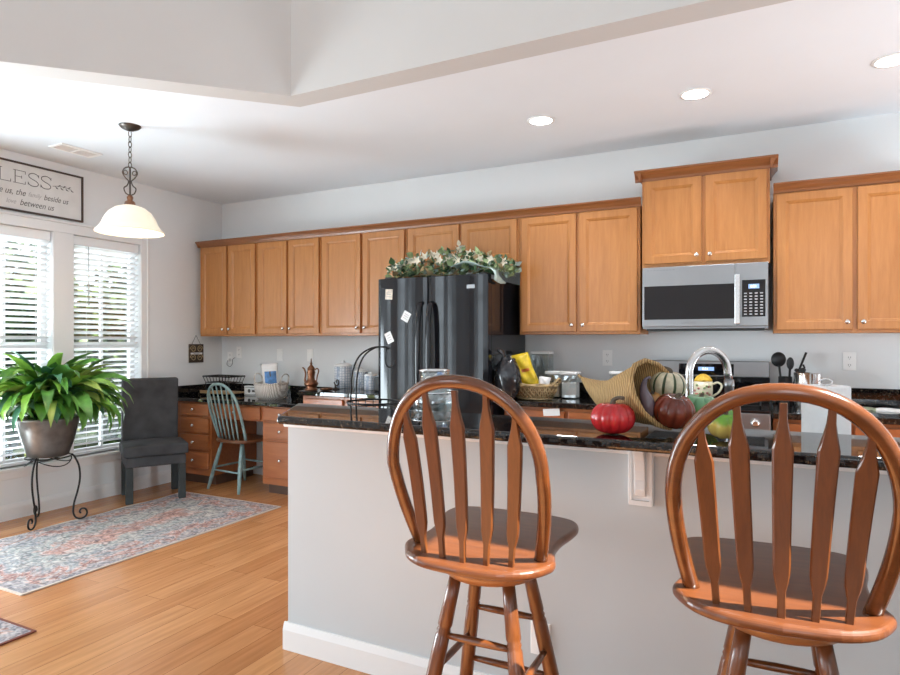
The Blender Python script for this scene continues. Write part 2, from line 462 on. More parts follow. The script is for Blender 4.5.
    def build(self, name, mats, parent=None, loc=None, bevel=0, seg=2, smooth=False, world=False, sub=0):
        """one object; world=True: verts are in world metres and get moved to the thing's base"""
        bm = self.bm
        bmesh.ops.recalc_face_normals(bm, faces=bm.faces[:])
        off = Vector((0, 0, 0))
        if world and parent is not None:
            off = Vector(parent.location)
            if parent.parent is not None: off = off + Vector(parent.parent.location)
        elif loc is not None: off = Vector(loc)
        if off.length:
            for v in bm.verts: v.co -= off
        me = bpy.data.meshes.new(name); bm.to_mesh(me); bm.free()
        if smooth:
            for p in me.polygons: p.use_smooth = True
        for m in (mats if isinstance(mats, (list, tuple)) else [mats]):
            me.materials.append(M[m] if isinstance(m, str) else m)
        o = bpy.data.objects.new(name, me); COL.objects.link(o)
        if parent is not None: o.parent = parent
        elif loc is not None: o.location = loc
        if bevel:
            b = o.modifiers.new('bevel', 'BEVEL'); b.width = bevel; b.segments = seg; b.limit_method = 'ANGLE'; b.angle_limit = math.radians(40)
        if sub:
            s = o.modifiers.new('subdivision', 'SUBSURF'); s.levels = sub; s.render_levels = sub
        return o

def tag(o, label, cat, group=None):
    o['label'] = label; o['category'] = cat
    if group: o['group'] = group
    return o
def thing(name, label, cat, loc=(0, 0, 0), rz=0, group=None):
    o = bpy.data.objects.new(name, None); COL.objects.link(o)
    o.empty_display_size = 0.1
    o.location = loc; o.rotation_euler = (0, 0, rz)
    return tag(o, label, cat, group)
def struct(o):
    o['kind'] = 'structure'; return o
def copy_tree(o, parent=None):
    c = o.copy(); COL.objects.link(c)
    if parent is not None: c.parent = parent
    for ch in list(o.children): copy_tree(ch, c)
    return c
def box_obj(name, m, x0, x1, y0, y1, z0, z1, parent=None, bevel=0, loc=None, world=True):
    b = MB(); b.box(x0, x1, y0, y1, z0, z1)
    return b.build(name, m, parent, loc=loc, bevel=bevel, world=world)
def wall_with_holes(name, m, axis, p0, p1, a0, a1, z0, z1, holes):
    """wall slab between p0..p1 across, a0..a1 along, with rectangular openings (a,b,zlo,zhi)"""
    b = MB()
    def bx(a, bb, lo, hi):
        if bb - a < 1e-6 or hi - lo < 1e-6: return
        if axis == 'X': b.box(p0, p1, a, bb, lo, hi)
        else: b.box(a, bb, p0, p1, lo, hi)
    cur = a0
    for (ha, hb, hl, hh) in sorted(holes):
        bx(cur, ha, z0, z1); bx(ha, hb, z0, hl); bx(ha, hb, hh, z1); cur = hb
    bx(cur, a1, z0, z1)
    return struct(b.build(name, m))
def arc(c, r, a0, a1, n, plane='XZ'):
    out = []
    for i in range(n + 1):
        t = a0 + (a1 - a0) * i / n; u, v = r * math.cos(t), r * math.sin(t)
        out.append({'XZ': (c[0] + u, c[1], c[2] + v), 'YZ': (c[0], c[1] + u, c[2] + v), 'XY': (c[0] + u, c[1] + v, c[2])}[plane])
    return out
def smooth_path(pts, n=8):
    """Catmull-Rom through pts"""
    P = [Vector(p) for p in pts]; P = [2 * P[0] - P[1]] + P + [2 * P[-1] - P[-2]]; out = []
    for i in range(1, len(P) - 2):
        for k in range(n):
            t = k / n; a, b, c, d = P[i - 1], P[i], P[i + 1], P[i + 2]
            out.append(0.5 * ((2 * b) + (c - a) * t + (2 * a - 5 * b + 4 * c - d) * t * t + (3 * b - a - 3 * c + d) * t ** 3))
    out.append(P[-2]); return out
def text_obj(name, body, size, m, parent, origin, xa, ya, shear=0.0, thick=0.0006, sx=1.0):
    """flat lettering as a mesh, laid along xa with its up along ya (parent-local)"""
    c = bpy.data.curves.new('lettering', 'FONT'); c.body = body; c.size = size; c.shear = shear; c.extrude = thick
    t = bpy.data.objects.new('lettering', c); COL.objects.link(t)
    dg = bpy.context.evaluated_depsgraph_get()
    me = bpy.data.meshes.new_from_object(t.evaluated_get(dg))
    COL.objects.unlink(t); bpy.data.objects.remove(t)
    xa, ya = Vector(xa), Vector(ya); za = xa.cross(ya)
    R = Matrix((xa, ya, za)).transposed()
    for v in me.vertices: v.co = Vector(origin) + R @ Vector((v.co.x * sx, v.co.y, v.co.z))
    me.materials.clear(); me.materials.append(M[m] if isinstance(m, str) else m)
    o = bpy.data.objects.new(name, me); COL.objects.link(o); o.parent = parent
    return o

# ---------------------------------------------------------------- room shell
XR, YR, ZL = 7.6, -9.0, 5.3
b = MB(); b.box(-0.16, XR + .16, YR - .16, 0.16, -0.12, 0.0); struct(b.build('floor', 'floor'))
WIN_A = (-2.33, -1.72); WIN_B = (-1.556, -0.946); WZ = (0.385, 2.19)
wall_with_holes('wall_left', 'wall', 'X', -0.14, 0.0, YR, 0.0, 0, ZL,
                [(-4.3, -2.7, .02, 2.1), (WIN_A[0], WIN_A[1], *WZ), (WIN_B[0], WIN_B[1], *WZ), (-7.1, -6.1, 0.4, 2.7), (-5.9, -4.95, 0.4, 2.7)])
wall_with_holes('wall_back', 'wall', 'Y', 0.0, 0.14, -0.14, XR + .14, 0, ZL, [])
wall_with_holes('wall_right', 'wall', 'X', XR, XR + 0.14, YR, 0.0, 0, ZL, [(-6.2, -3.28, 3.45, 5.0), (-1.95, -.75, .02, 2.1)])
wall_with_holes('wall_rear', 'wall', 'Y', YR - 0.14, YR, -0.14, XR + .14, 0, ZL, [(0.5, 2.3, 0.3, 3.5), (5.4, 7.2, 0.3, 3.5)])
b = MB(); b.prism([(0, 0), (0, -4.778), (2.751, -2.027), (XR, -2.027), (XR, 0)], 2.74, 2.86); struct(b.build('ceiling', 'ceil'))
b = MB(); b.box(-.14, XR + .14, YR - .14, .14, ZL, ZL + .12); struct(b.build('ceiling_living', 'ceil'))
b = MB(); b.prism([(XR, -2.027), (2.751, -2.027), (0, -4.778), (0, -4.977), (2.809, -2.168), (XR, -2.168)], 2.60, ZL)
struct(b.build('wall_header', 'headerdim'))

def window(n, axis_x, y0, y1, z0, z1, side=-1, mid=True, cols=2, rows=1):
    """sash window in an X-facing wall at axis_x; side -1 = glass toward -X"""
    xs = sorted((axis_x + side * 0.115, axis_x + side * 0.075))
    b = MB(); f = 0.045
    b.box(xs[0], xs[1], y0, y0 + f, z0, z1); b.box(xs[0], xs[1], y1 - f, y1, z0, z1)
    b.box(xs[0], xs[1], y0 + f, y1 - f, z0, z0 + f); b.box(xs[0], xs[1], y0 + f, y1 - f, z1 - f, z1)
    zm = (z0 + z1) / 2
    if mid: b.box(xs[0], xs[1], y0 + f, y1 - f, zm - .025, zm + .025)
    xm = (xs[0] + xs[1]) / 2
    for k in range(1, cols):
        y = y0 + (y1 - y0) * k / cols; b.box(xm - .012, xm + .012, y - .011, y + .011, z0 + f, z1 - f)
    for k in range(1, rows):
        z = z0 + (z1 - z0) * k / rows; b.box(xm - .012, xm + .012, y0 + f, y1 - f, z - .011, z + .011)
    w = struct(b.build('window_%d' % n, 'trim'))
    g = MB(); g.box(xm - .003, xm + .003, y0 + f - .005, y1 - f + .005, z0 + f - .005, z1 - f + .005); g.build('glass', 'glass', w)
    return w
window(1, 0, WIN_A[0], WIN_A[1], *WZ)
window(2, 0, WIN_B[0], WIN_B[1], *WZ)
window(3, 0, -7.1, -6.1, 0.4, 2.7, cols=2, rows=4, mid=False)
window(4, 0, -5.9, -4.95, 0.4, 2.7, cols=2, rows=4, mid=False)
for n, (a, c) in enumerate(((0.5, 2.3), (5.4, 7.2)), 5):
    b = MB(); y0, y1 = YR - .11, YR - .07
    b.box(a, a + .05, y0, y1, .3, 3.5); b.box(c - .05, c, y0, y1, .3, 3.5); b.box(a + .05, c - .05, y0, y1, .3, .35); b.box(a + .05, c - .05, y0, y1, 3.45, 3.5); b.box(a + .05, c - .05, y0, y1, 2.2, 2.27)
    b.box((a + c) / 2 - .015, (a + c) / 2 + .015, y0, y1, .35, 3.45)
    for z in (1.0, 1.6): b.box(a + .05, c - .05, y0 + .01, y1 - .01, z - .012, z + .012)
    struct(b.build('window_%d' % n, 'trim'))
b = MB()
for y in (-6.2, -5.15, -4.4, -3.32): b.box(XR + .04, XR + .10, y, y + .04, 3.45, 5.0)
for z in (3.45, 4.96): b.box(XR + .04, XR + .10, -6.16, -3.32, z, z + .04)
struct(b.build('window_7', 'trim'))
b = MB()
for y in (-1.95, -1.38, -.80): b.box(XR + .04, XR + .09, y, y + .05, .02, 2.1)
for z in (.02, 2.04): b.box(XR + .041, XR + .089, -1.95, -.75, z, z + .06)
struct(b.build('added_door_right', 'trim'))  # glazed door added out of view to let fill light into the kitchen
b = MB()
for y in (-4.3, -3.53, -2.75): b.box(-.09, -.04, y, y + .05, .02, 2.1)
for z in (.02, 2.04): b.box(-.089, -.041, -4.3, -2.7, z, z + .06)
struct(b.build('added_door_nook', 'trim'))  # unseen nook door, added as an opening for the fill lamp outside

# window casing of the pair, mullion, stool and apron
b = MB()
x0, x1 = 0.0, 0.018
yo0, yo1 = WIN_A[0] - .075, WIN_B[1] + .075
b.box(x0, x1, WIN_B[1], yo1, .38, 2.265); b.box(x0, x1, yo0, WIN_A[0], .38, 2.265)
b.box(x0, x1, WIN_A[1], WIN_B[0], .38, 2.19); b.box(x0, x1, WIN_A[0], WIN_B[1], 2.19, 2.265)
b.box(x0, x1 + .006, yo1 - .016, yo1 + .004, .38, 2.27); b.box(x0, x1 + .006, yo0 - .02, yo1 + .02, 2.265, 2.285)
struct(b.build('trim_1', 'trim', bevel=.004))
b = MB(); b.box(0.0, 0.05, yo0 - .02, yo1 + .02, .36, .385); b.box(0, .016, yo0, yo1, .30, .36)
b.box(-.075, 0.0, WIN_A[0], WIN_A[1], .376, .385); b.box(-.075, 0.0, WIN_B[0], WIN_B[1], .376, .385)
struct(b.build('trim_2', 'trim', bevel=.004))
# baseboards
def baseboard(name, prof_axis, a, c, p, d, h=.115):
    b = MB()
    if prof_axis == 'Y': b.extrude_profile([(p, 0), (p + d, 0), (p + d, h - .03), (p + d * .45, h), (p, h)], 'Y', a, c)
    else: b.extrude_profile([(p, 0), (p + d, 0), (p + d, h - .03), (p + d * .45, h), (p, h)], 'X', a, c)
    return struct(b.build(name, 'trim'))
baseboard('baseboard_left', 'Y', -2.68, -0.625, 0, .015)
baseboard('baseboard_back', 'X', 0.56, 1.09, 0, -.015)
baseboard('baseboard_right', 'Y', -8.9, -0.7, XR, -.015)

# island knee wall with cap moulding and baseboard
IX0, IX1, IYF, IYB = 3.172, 6.9, -2.60, -2.48
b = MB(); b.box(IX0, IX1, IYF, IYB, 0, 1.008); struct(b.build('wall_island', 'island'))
b = MB()
for (a0, a1, c0, c1) in ((IX0 - .014, IX1, IYF - .016, IYF), (IX0 - .014, IX0, IYF, IYB)):
    b.box(a0, a1, c0, c1, .957, 1.006)
struct(b.build('trim_3', 'trim', bevel=.005))
b = MB(); h = .115
b.extrude_profile([(IYF, 0), (IYF - .016, 0), (IYF - .016, h - .03), (IYF - .007, h), (IYF, h)], 'X', IX0 - .016, IX1)
b.extrude_profile([(IX0, 0), (IX0 - .016, 0), (IX0 - .016, h - .03), (IX0 - .007, h), (IX0, h)], 'Y', IYF, IYB)
struct(b.build('baseboard_island', 'trim'))

# ---------------------------------------------------------------- kitchen cabinets
def door_part(root, name, x0, x1, yf, z0, z1, m, knob=None, fr=.052):
    b = MB(); b.panel_door(x0, x1, yf, yf + .019, z0, z1, fr)
    d = b.build(name, m, root, world=True)
    if knob: 
        k = MB(); k.lathe([(.0045, 0), (.0045, -.012), (.009, -.016), (.0145, -.021), (.0145, -.025), (.009, -.030), (.001, -.031)], (knob[0], yf, knob[1]), 14, axis='Y')
        _knob_rel(k, d, root)
    return d
def _knob_rel(k, d, root):
    for v in k.bm.verts: v.co -= Vector(root.location)
    return k.build('knob', 'knob', d)
def drawer_part(root, x0, x1, yf, z0, z1, m, knob=True, slab=True):
    b = MB(); b.box(x0, x1, yf, yf + .019, z0, z1)
    d = b.build('drawer', m, root, world=True, bevel=.005, seg=2)
    if knob:
        k = MB(); k.lathe([(.0045, 0), (.0045, -.012), (.009, -.016), (.0145, -.021), (.0145, -.025), (.009, -.030), (.001, -.031)], ((x0 + x1) / 2, yf, (z0 + z1) / 2), 14, axis='Y')
        _knob_rel(k, d, root)
    return d
def upper(label, x0, x1, z0, z1, split, dz0, dz1, yb=-.331, depth0=-.002):
    t = thing('wall_cabinet', label, 'cabinet', ((x0 + x1) / 2, depth0, z0), group=None)
    b = MB(); b.box(x0, x1, yb, depth0, z0, z1); b.build('body', 'maple', t, world=True, bevel=.002, seg=1)
    g = .018
    door_part(t, 'door', x0 + g, split - .012, yb - .0195, dz0, dz1, 'maple', (split - .012 - .028, dz0 + .045))
    door_part(t, 'door', split + .012, x1 - g, yb - .0195, dz0, dz1, 'maple', (split + .012 + .028, dz0 + .045))
    return t
UB, UT, D0, D1 = 1.375, 2.255, 1.395, 2.232
upper('honey maple two-door wall cabinet in the corner, nearest the windows', 0.066, 0.810, UB, UT, 0.441, D0, D1)
upper('honey maple two-door wall cabinet above the desk basket, second from the window corner', 0.812, 1.551, UB, UT, 1.182, D0, D1)
upper('honey maple two-door wall cabinet above the patterned canisters, left of the fridge', 1.553, 2.420, UB, UT, 1.985, D0, D1)
upper('short honey maple two-door cabinet directly over the black fridge', 2.422, 3.387, 1.90, UT, 2.905, 1.92, D1)
upper('honey maple two-door wall cabinet between the fridge and the microwave', 3.389, 4.255, UB, UT, 3.828, D0, D1)
upper('taller honey maple two-door cabinet mounted right above the microwave', 4.269, 5.037, 1.815, 2.42, 4.655, 1.84, 2.395, yb=-.345)
upper('honey maple two-door wall cabinet at the right edge, right of the microwave', 5.056, 5.935, UB, UT, 5.482, D0, D1)
def crown(label, runs, z0, z1, out):
    """runs: straight pieces (axis, a, b, p, dir)"""
    b = MB(); h = z1 - z0
    for ax, a, c, p, s in runs:
        prof = [(p, z0), (p + s * .008, z0), (p + s * .012, z0 + h * .25), (p + s * out * .55, z0 + h * .55), (p + s * out * .9, z0 + h * .8), (p + s * out, z0 + h * .85), (p + s * out, z1), (p, z1)]
        b.extrude_profile(prof, ax, a, c)
    o = b.build('crown_molding', 'crown', loc=((runs[0][1] + runs[0][2]) / 2, -.35, z0))
    return tag(o, label, 'molding')
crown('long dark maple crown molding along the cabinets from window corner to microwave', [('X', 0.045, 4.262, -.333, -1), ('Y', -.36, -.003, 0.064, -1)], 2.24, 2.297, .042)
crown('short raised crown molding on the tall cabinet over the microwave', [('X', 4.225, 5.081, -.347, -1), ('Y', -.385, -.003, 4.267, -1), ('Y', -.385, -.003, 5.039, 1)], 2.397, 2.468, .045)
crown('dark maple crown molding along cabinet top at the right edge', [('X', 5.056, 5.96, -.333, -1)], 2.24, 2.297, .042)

def base_cab(label, x0, x1, cols, yb=-.58, m='desk', doors=True, side=None):
    t = thing('base_cabinet', label, 'cabinet', ((x0 + x1) / 2, -.003, 0))
    b = MB(); b.box(x0, x1, yb, -.003, .10, .876); b.build('body', 'desk', t, world=True)
    b = MB(); b.box(x0 + .005, x1 - .005, yb + .07, -.05, 0.0, .10); b.build('toe_kick', 'toe', t, world=True)
    w = (x1 - x0) / cols
    for k in range(cols):
        a, c = x0 + k * w + .014, x0 + (k + 1) * w - .014
        drawer_part(t, a, c, yb - .0195, .735, .852, m)
        if doors:
            kx = c - .03 if k % 2 == 0 else a + .03
            door_part(t, 'door', a, c, yb - .0195, .12, .712, m, (kx, .67))
    return t
base_cab('red-brown maple base cabinet under the patterned canisters, left of the fridge', 1.556, 2.420, 2)
base_cab('red-brown maple base cabinet under the wicker basket, right of the fridge', 3.365, 4.270, 2)
base_cab('maple base cabinet at the right edge, right of the stove', 5.052, 6.60, 4)

def slab(name, label, poly, z0, z1, cat='countertop', bev=.006):
    cx = sum(p[0] for p in poly) / len(poly); cy = sum(p[1] for p in poly) / len(poly)
    t = thing(name, label, cat, (cx, cy, z0))
    b = MB(); b.prism(poly, z0, z1); b.build('slab', 'granite', t, world=True, bevel=bev, seg=3)
    return t
def splash(t, pieces):
    for p in pieces:
        b = MB(); b.box(*p); b.build('backsplash', 'granite', t, world=True, bevel=.003)
t = slab('countertop', 'black granite counter under the patterned canisters, left of the fridge', [(1.545, -.63), (2.432, -.63), (2.432, -.002), (1.545, -.002)], .8765, .914)
t = slab('countertop', 'black granite counter between the fridge and the stove', [(3.355, -.63), (4.274, -.63), (4.274, -.002), (3.355, -.002)], .8765, .914)
splash(t, [(3.355, 4.274, -.022, -.002, .9142, 1.015)])
t = slab('countertop', 'black granite counter at the right edge, right of the stove', [(5.048, -.63), (6.60, -.63), (6.60, -.002), (5.048, -.002)], .8765, .914)
splash(t, [(5.048, 6.60, -.022, -.002, .9142, 1.030)])

# built-in desk
DT = .80
t = thing('desk_pedestal', 'desk pedestal of four small drawers beside the grey chair', 'desk drawers', (.27, -.003, 0))
box_obj('body', 'desk', .012, .492, -.58, -.017, .09, DT - .033, t)
box_obj('toe_kick', 'toe', .012, .48, -.52, -.05, 0, .09, t)
for z0, z1 in ((.640, .752), (.482, .618), (.325, .462), (.150, .305)): drawer_part(t, .10, .47, -.5995, z0, z1, 'desk')
t = thing('desk_pedestal', 'desk pedestal with one deep drawer, right of the teal chair', 'desk drawers', (1.32, -.003, 0))
box_obj('body', 'desk', 1.110, 1.543, -.58, -.003, .09, DT - .033, t)
box_obj('toe_kick', 'toe', 1.125, 1.543, -.52, -.05, 0, .09, t)
for z0, z1 in ((.645, .752), (.487, .622), (.150, .465)): drawer_part(t, 1.135, 1.525, -.5995, z0, z1, 'desk')
t = thing('pencil_drawer', 'wide shallow desk drawer above the knee space, behind the teal chair', 'desk drawers', (.80, -.35, .62))
box_obj('body', 'desk', .494, 1.108, -.578, -.10, .625, DT - .033, t)
drawer_part(t, .51, 1.09, -.5985, .640, .752, 'desk')
t = slab('desk_counter', 'low black granite desk counter in the back left corner behind the teal chair', [(.002, -.63), (1.543, -.63), (1.543, -.002), (.002, -.002)], DT - .0325, DT, 'desk')
splash(t, [(.002, .022, -.62, -.002, DT + .0002, DT + .10), (.0225, 1.543, -.022, -.002, DT + .0002, DT + .10)])

# island: bar top, lower counter, sink cabinets
t = slab('bar_counter', 'long polished black granite bar counter with the pumpkins on it', [(3.345, -2.86), (6.95, -2.86), (6.95, -2.432), (3.082, -2.432)], 1.0085, 1.04, bev=.01)
t = thing('island_cabinet', 'island base cabinets on the sink side behind the knee wall', 'cabinet', (5.0, -2.1, 0))
box_obj('body', 'maple', 3.20, 6.88, -2.478, -1.90, .10, .876, t)
box_obj('toe_kick', 'toe', 3.22, 6.86, -2.478, -1.97, 0, .10, t)
for k in range(6):
    x = 3.22 + k * .61
    b = MB(); b.box(x, x + .58, -1.90, -1.881, .12, .86); b.build('door', 'maple', t, world=True, bevel=.003)
t = thing('sink_counter', 'lower black granite counter with the sink behind the raised bar', 'countertop', (5.0, -2.16, .8765))
b = MB()
for r in ((3.18, 4.55, -2.478, -1.85), (5.25, 6.9, -2.478, -1.85), (4.55, 5.25, -2.478, -2.33), (4.55, 5.25, -1.95, -1.85)): b.box(*r, .8765, .914)
b.build('slab', 'granite', t, world=True)
b = MB()
for r in ((4.54, 5.26, -2.34, -2.33), (4.54, 5.26, -1.95, -1.94), (4.54, 4.55, -2.33, -1.95), (5.25, 5.26, -2.33, -1.95)): b.box(*r, .877, .9135)
b.box(4.55, 5.25, -2.33, -1.95, .877, .8805)
b.build('sink_basin', 'steel', t, world=True)

# corbel under the bar
t = thing('corbel', 'white scrolled corbel bracket under the bar top between the stools', 'corbel', (4.655, -2.601, .795))
box_obj('back_plate', 'trim', 4.612, 4.691, -2.618, -2.6005, .797, 1.006, t, bevel=.002)
b = MB()
prof = [(-2.6185, 1.006), (-2.672, 1.006), (-2.672, .985), (-2.660, .965), (-2.645, .945), (-2.636, .91), (-2.634, .88), (-2.638, .85), (-2.630, .83), (-2.6185, .825)]
b.extrude_profile(prof, 'X', 4.634, 4.668); b.build('scroll_bracket', 'trim', t, world=True, bevel=.003)
b = MB()
for x in (4.6155, 4.6785): b.box(x, x + .009, -2.626, -2.6185, .8125, 1.004)
b.box(4.6155, 4.6875, -2.626, -2.6185, .797, .812); b.build('raised_edge', 'trim', t, world=True)

# ---------------------------------------------------------------- refrigerator
FX0, FX1, FY = 2.436, 3.327, -.80
t = thing('refrigerator', 'tall glossy black french-door fridge with paper notes on its left door', 'fridge', ((FX0 + FX1) / 2, -.4, 0))
box_obj('body', 'blackgloss', FX0 + .004, FX1 - .004, -.715, -.03, .03, 1.76, t, bevel=.006)
box_obj('base_grille', 'blackmatte', FX0 + .01, FX1 - .01, -.70, -.60, 0, .03, t)
def fridge_door(name, x0, x1, z0, z1, bulge=.016):
    b = MB(); n = 14; pr = []
    for i in range(n + 1):
        u = i / n; e = min(1, min(u, 1 - u) * 14)
        pr.append((x0 + (x1 - x0) * u, FY + bulge * (2 * u - 1) ** 2 * .6 + .012 * (1 - math.sin(e * PI / 2))))
    poly = [(x1, -.722), (x0, -.722)] + pr
    b.prism(poly, z0, z1)
    o = b.build(name, 'blackgloss', t, world=True, bevel=.004)
    return o
XS = 2.858
dl = fridge_door('door', FX0, XS - .003, .72, 1.787)
dr = fridge_door('door', XS + .003, FX1, .72, 1.787)
fz = fridge_door('freezer_drawer', FX0, FX1, .05, .71)
for d, x, s in ((dl, XS - .042, -1), (dr, XS + .042, 1)):
    b = MB(); pts = smooth_path([(x, FY + .01, 1.60), (x, FY - .030, 1.575), (x, FY - .052, 1.45), (x, FY - .060, 1.20), (x, FY - .052, .95), (x, FY - .030, .81), (x, FY + .01, .785)], 6)
    b.tube([Vector(p) - Vector(t.location) for p in pts], .017, 10, flat=(1.25, .8, (1, 0, 0))); b.build('handle', 'blackgloss', d)
b = MB(); b.tube([Vector(p) - Vector(t.location) for p in ((2.58, FY - .0, .64), (2.58, FY - .05, .64), (3.2, FY - .05, .64), (3.2, FY, .64))], .014, 10); b.build('handle', 'blackgloss', fz)
b = MB(); b.box(3.175, 3.235, FY - .002, FY + .02, 1.690, 1.715); b.build('badge', 'steel', t, world=True)
for x in (FX0 + .03, FX1 - .09):
    box_obj('hinge_cover', 'blackmatte', x, x + .06, -.74, -.66, 1.788, 1.804, t, bevel=.004)
def note(label, cx, cz, w, h, ang, m, y):
    b = MB(); R = Matrix.Rotation(ang, 3, 'Y'); b.box(cx - w / 2, cx + w / 2, y, y + .0015, cz - h / 2, cz + h / 2, rot=R, piv=(cx, y, cz))
    t = thing('note', label, 'note', (cx, y, cz))
    b.build('paper', m, t, world=True)
    q = MB()
    for k in (-1, 0, 1): q.box(cx - w * .3, cx + w * .3, y - .0006, y, cz + k * h * .22 - .002, cz + k * h * .22 + .002, rot=R, piv=(cx, y, cz))
    q.build('writing', 'inkpale', t, world=True)
note('cream square note highest on the left fridge door', 2.543, 1.670, .060, .075, 0.05, 'card', -.8010)
note('white tilted note in the middle of the left fridge door', 2.690, 1.505, .062, .072, 0.5, 'paper', -.8030)
note('white tilted note lowest on the left fridge door', 2.545, 1.352, .056, .082, -0.42, 'paper', -.8010)
# ---------------------------------------------------------------- microwave
MX0, MX1, MY, MZ0, MZ1 = 4.281, 5.028, -.40, 1.408, 1.8135
t = thing('microwave', 'stainless over-the-range microwave with black door window', 'microwave', ((MX0 + MX1) / 2, -.2, MZ0))
box_obj('body', 'steel', MX0, MX1, -.375, -.004, MZ0, MZ1, t)
box_obj('door', 'steel', MX0, 4.842, MY, -.3755, MZ0 + .012, MZ1, t, bevel=.003)
box_obj('window', 'blackglass', MX0 + .012, 4.838, MY - .003, MY - .0002, 1.468, 1.688, t)
box_obj('control_side', 'steel', 4.8435, MX1, MY, -.3755, MZ0 + .012, MZ1, t, bevel=.003)
cp = box_obj('control_panel', 'blackglass', 4.882, 5.012, MY - .003, MY - .0002, 1.478, 1.706, t)
hd = MB()
hd.box(4.840, 4.872, MY - .040, MY - .026, 1.432, 1.742); hd.box(4.846, 4.866, MY - .027, MY - .0002, 1.45, 1.47); hd.box(4.846, 4.866, MY - .027, MY - .0002, 1.705, 1.725)
hd.build('handle', 'chrome', t, world=True, bevel=.004)
box_obj('bottom_vent', 'blackmatte', MX0 + .02, MX1 - .02, -.36, -.02, MZ0 - .012, MZ0 - .0002, t)
M['lcd'] = plain('blue_white_display', (.05, .08, .15), .3, emit=(.35, .55, 1.0), es=.6)
M['lcddigit'] = plain('display_digits', (.6, .7, .9), .3, emit=(.75, .85, 1.0), es=1.6)
off = Vector(t.location)
b = MB(); b.box(4.918, 4.978, MY - .0038, MY - .0031, 1.652, 1.680); b.build('display', 'lcd', t, world=True)
text_obj('digits', '8:21', .020, 'lcddigit', t, Vector((4.930, MY - .0042, 1.659)) - off, (1, 0, 0), (0, 0, 1), thick=.0002)
M['key'] = plain('keypad_print', (.45, .46, .48), .6)
b = MB()
for r in range(8):
    for c in range(4): b.box(4.893 + c * .030, 4.909 + c * .030, MY - .0036, MY - .0031, 1.490 + r * .0185, 1.4975 + r * .0185)
b.build('keys', 'key', t, world=True)
text_obj('brand_lettering', 'SAMSUNG', .019, 'slot', t, Vector((4.525, MY - .0008, 1.438)) - off, (1, 0, 0), (0, 0, 1), thick=.0003)
b = MB()
for k in range(9): b.box(MX0 + .03 + k * .02, MX0 + .042 + k * .02, MY - .0005, MY - .0001, 1.79, 1.794)
b.build('vent_slots', 'slot', t, world=True)

# ---------------------------------------------------------------- range
RX0, RX1 = 4.283, 5.038
t = thing('range', 'stainless kitchen range with black cooktop below the microwave', 'stove', ((RX0 + RX1) / 2, -.35, 0))
box_obj('body', 'steel', RX0, RX1, -.62, -.02, .02, .905, t)
box_obj('cooktop', 'blackglass', RX0, RX1, -.655, -.09, .9055, .925, t, bevel=.004)
box_obj('control_panel', 'steel', RX0, RX1, -.665, -.6205, .80, .905, t, bevel=.004)
box_obj('oven_door', 'steel', RX0 + .004, RX1 - .004, -.66, -.6205, .22, .79, t, bevel=.004)
box_obj('oven_window', 'blackglass', RX0 + .10, RX1 - .10, -.663, -.6602, .36, .66, t)
box_obj('drawer_front', 'steel', RX0 + .004, RX1 - .004, -.655, -.6205, .05, .21, t, bevel=.004)
b = MB(); b.tube([Vector(p) - Vector(t.location) for p in ((RX0 + .06, -.66, .745), (RX0 + .06, -.71, .745), (RX1 - .06, -.71, .745), (RX1 - .06, -.66, .745))], .012, 10); b.build('handle', 'chrome', t)
for x in (4.36, 4.48, 4.66, 4.84, 4.96):
    b = MB(); b.lathe([(.026, 0), (.026, -.006), (.021, -.010), (.019, -.034), (.012, -.037)], (x, -.6652, .853), 18, axis='Y'); b.build('control_knob', 'chrome', t, world=True)
box_obj('backguard', 'steel', RX0, RX1, -.085, -.018, 1.083, 1.192, t, bevel=.006)
box_obj('backguard_base', 'blackglass', RX0, RX1, -.083, -.018, .9255, 1.0825, t)
box_obj('display_panel', 'blackglass', 4.474, 4.822, -.089, -.0852, 1.095, 1.172, t)
b = MB(); b.box(4.60, 4.70, -.0902, -.0892, 1.125, 1.150); b.build('display', 'lcd', t, world=True)
text_obj('digits', '8:21', .022, 'lcddigit', t, Vector((4.626, -.0906, 1.130)) - Vector(t.location), (1, 0, 0), (0, 0, 1), thick=.0002)
for x in (4.45, 4.86):
    b = MB()
    for (a0, a1, c0, c1) in ((x - .13, x + .13, -.60, -.59), (x - .13, x + .13, -.16, -.15), (x - .13, x - .12, -.60, -.15), (x + .12, x + .13, -.60, -.15), (x - .005, x + .005, -.60, -.15), (x - .13, x + .13, -.38, -.37)):
        b.box(a0, a1, c0, c1, .9255, .945)
    b.build('burner_grate', 'iron', t, world=True)

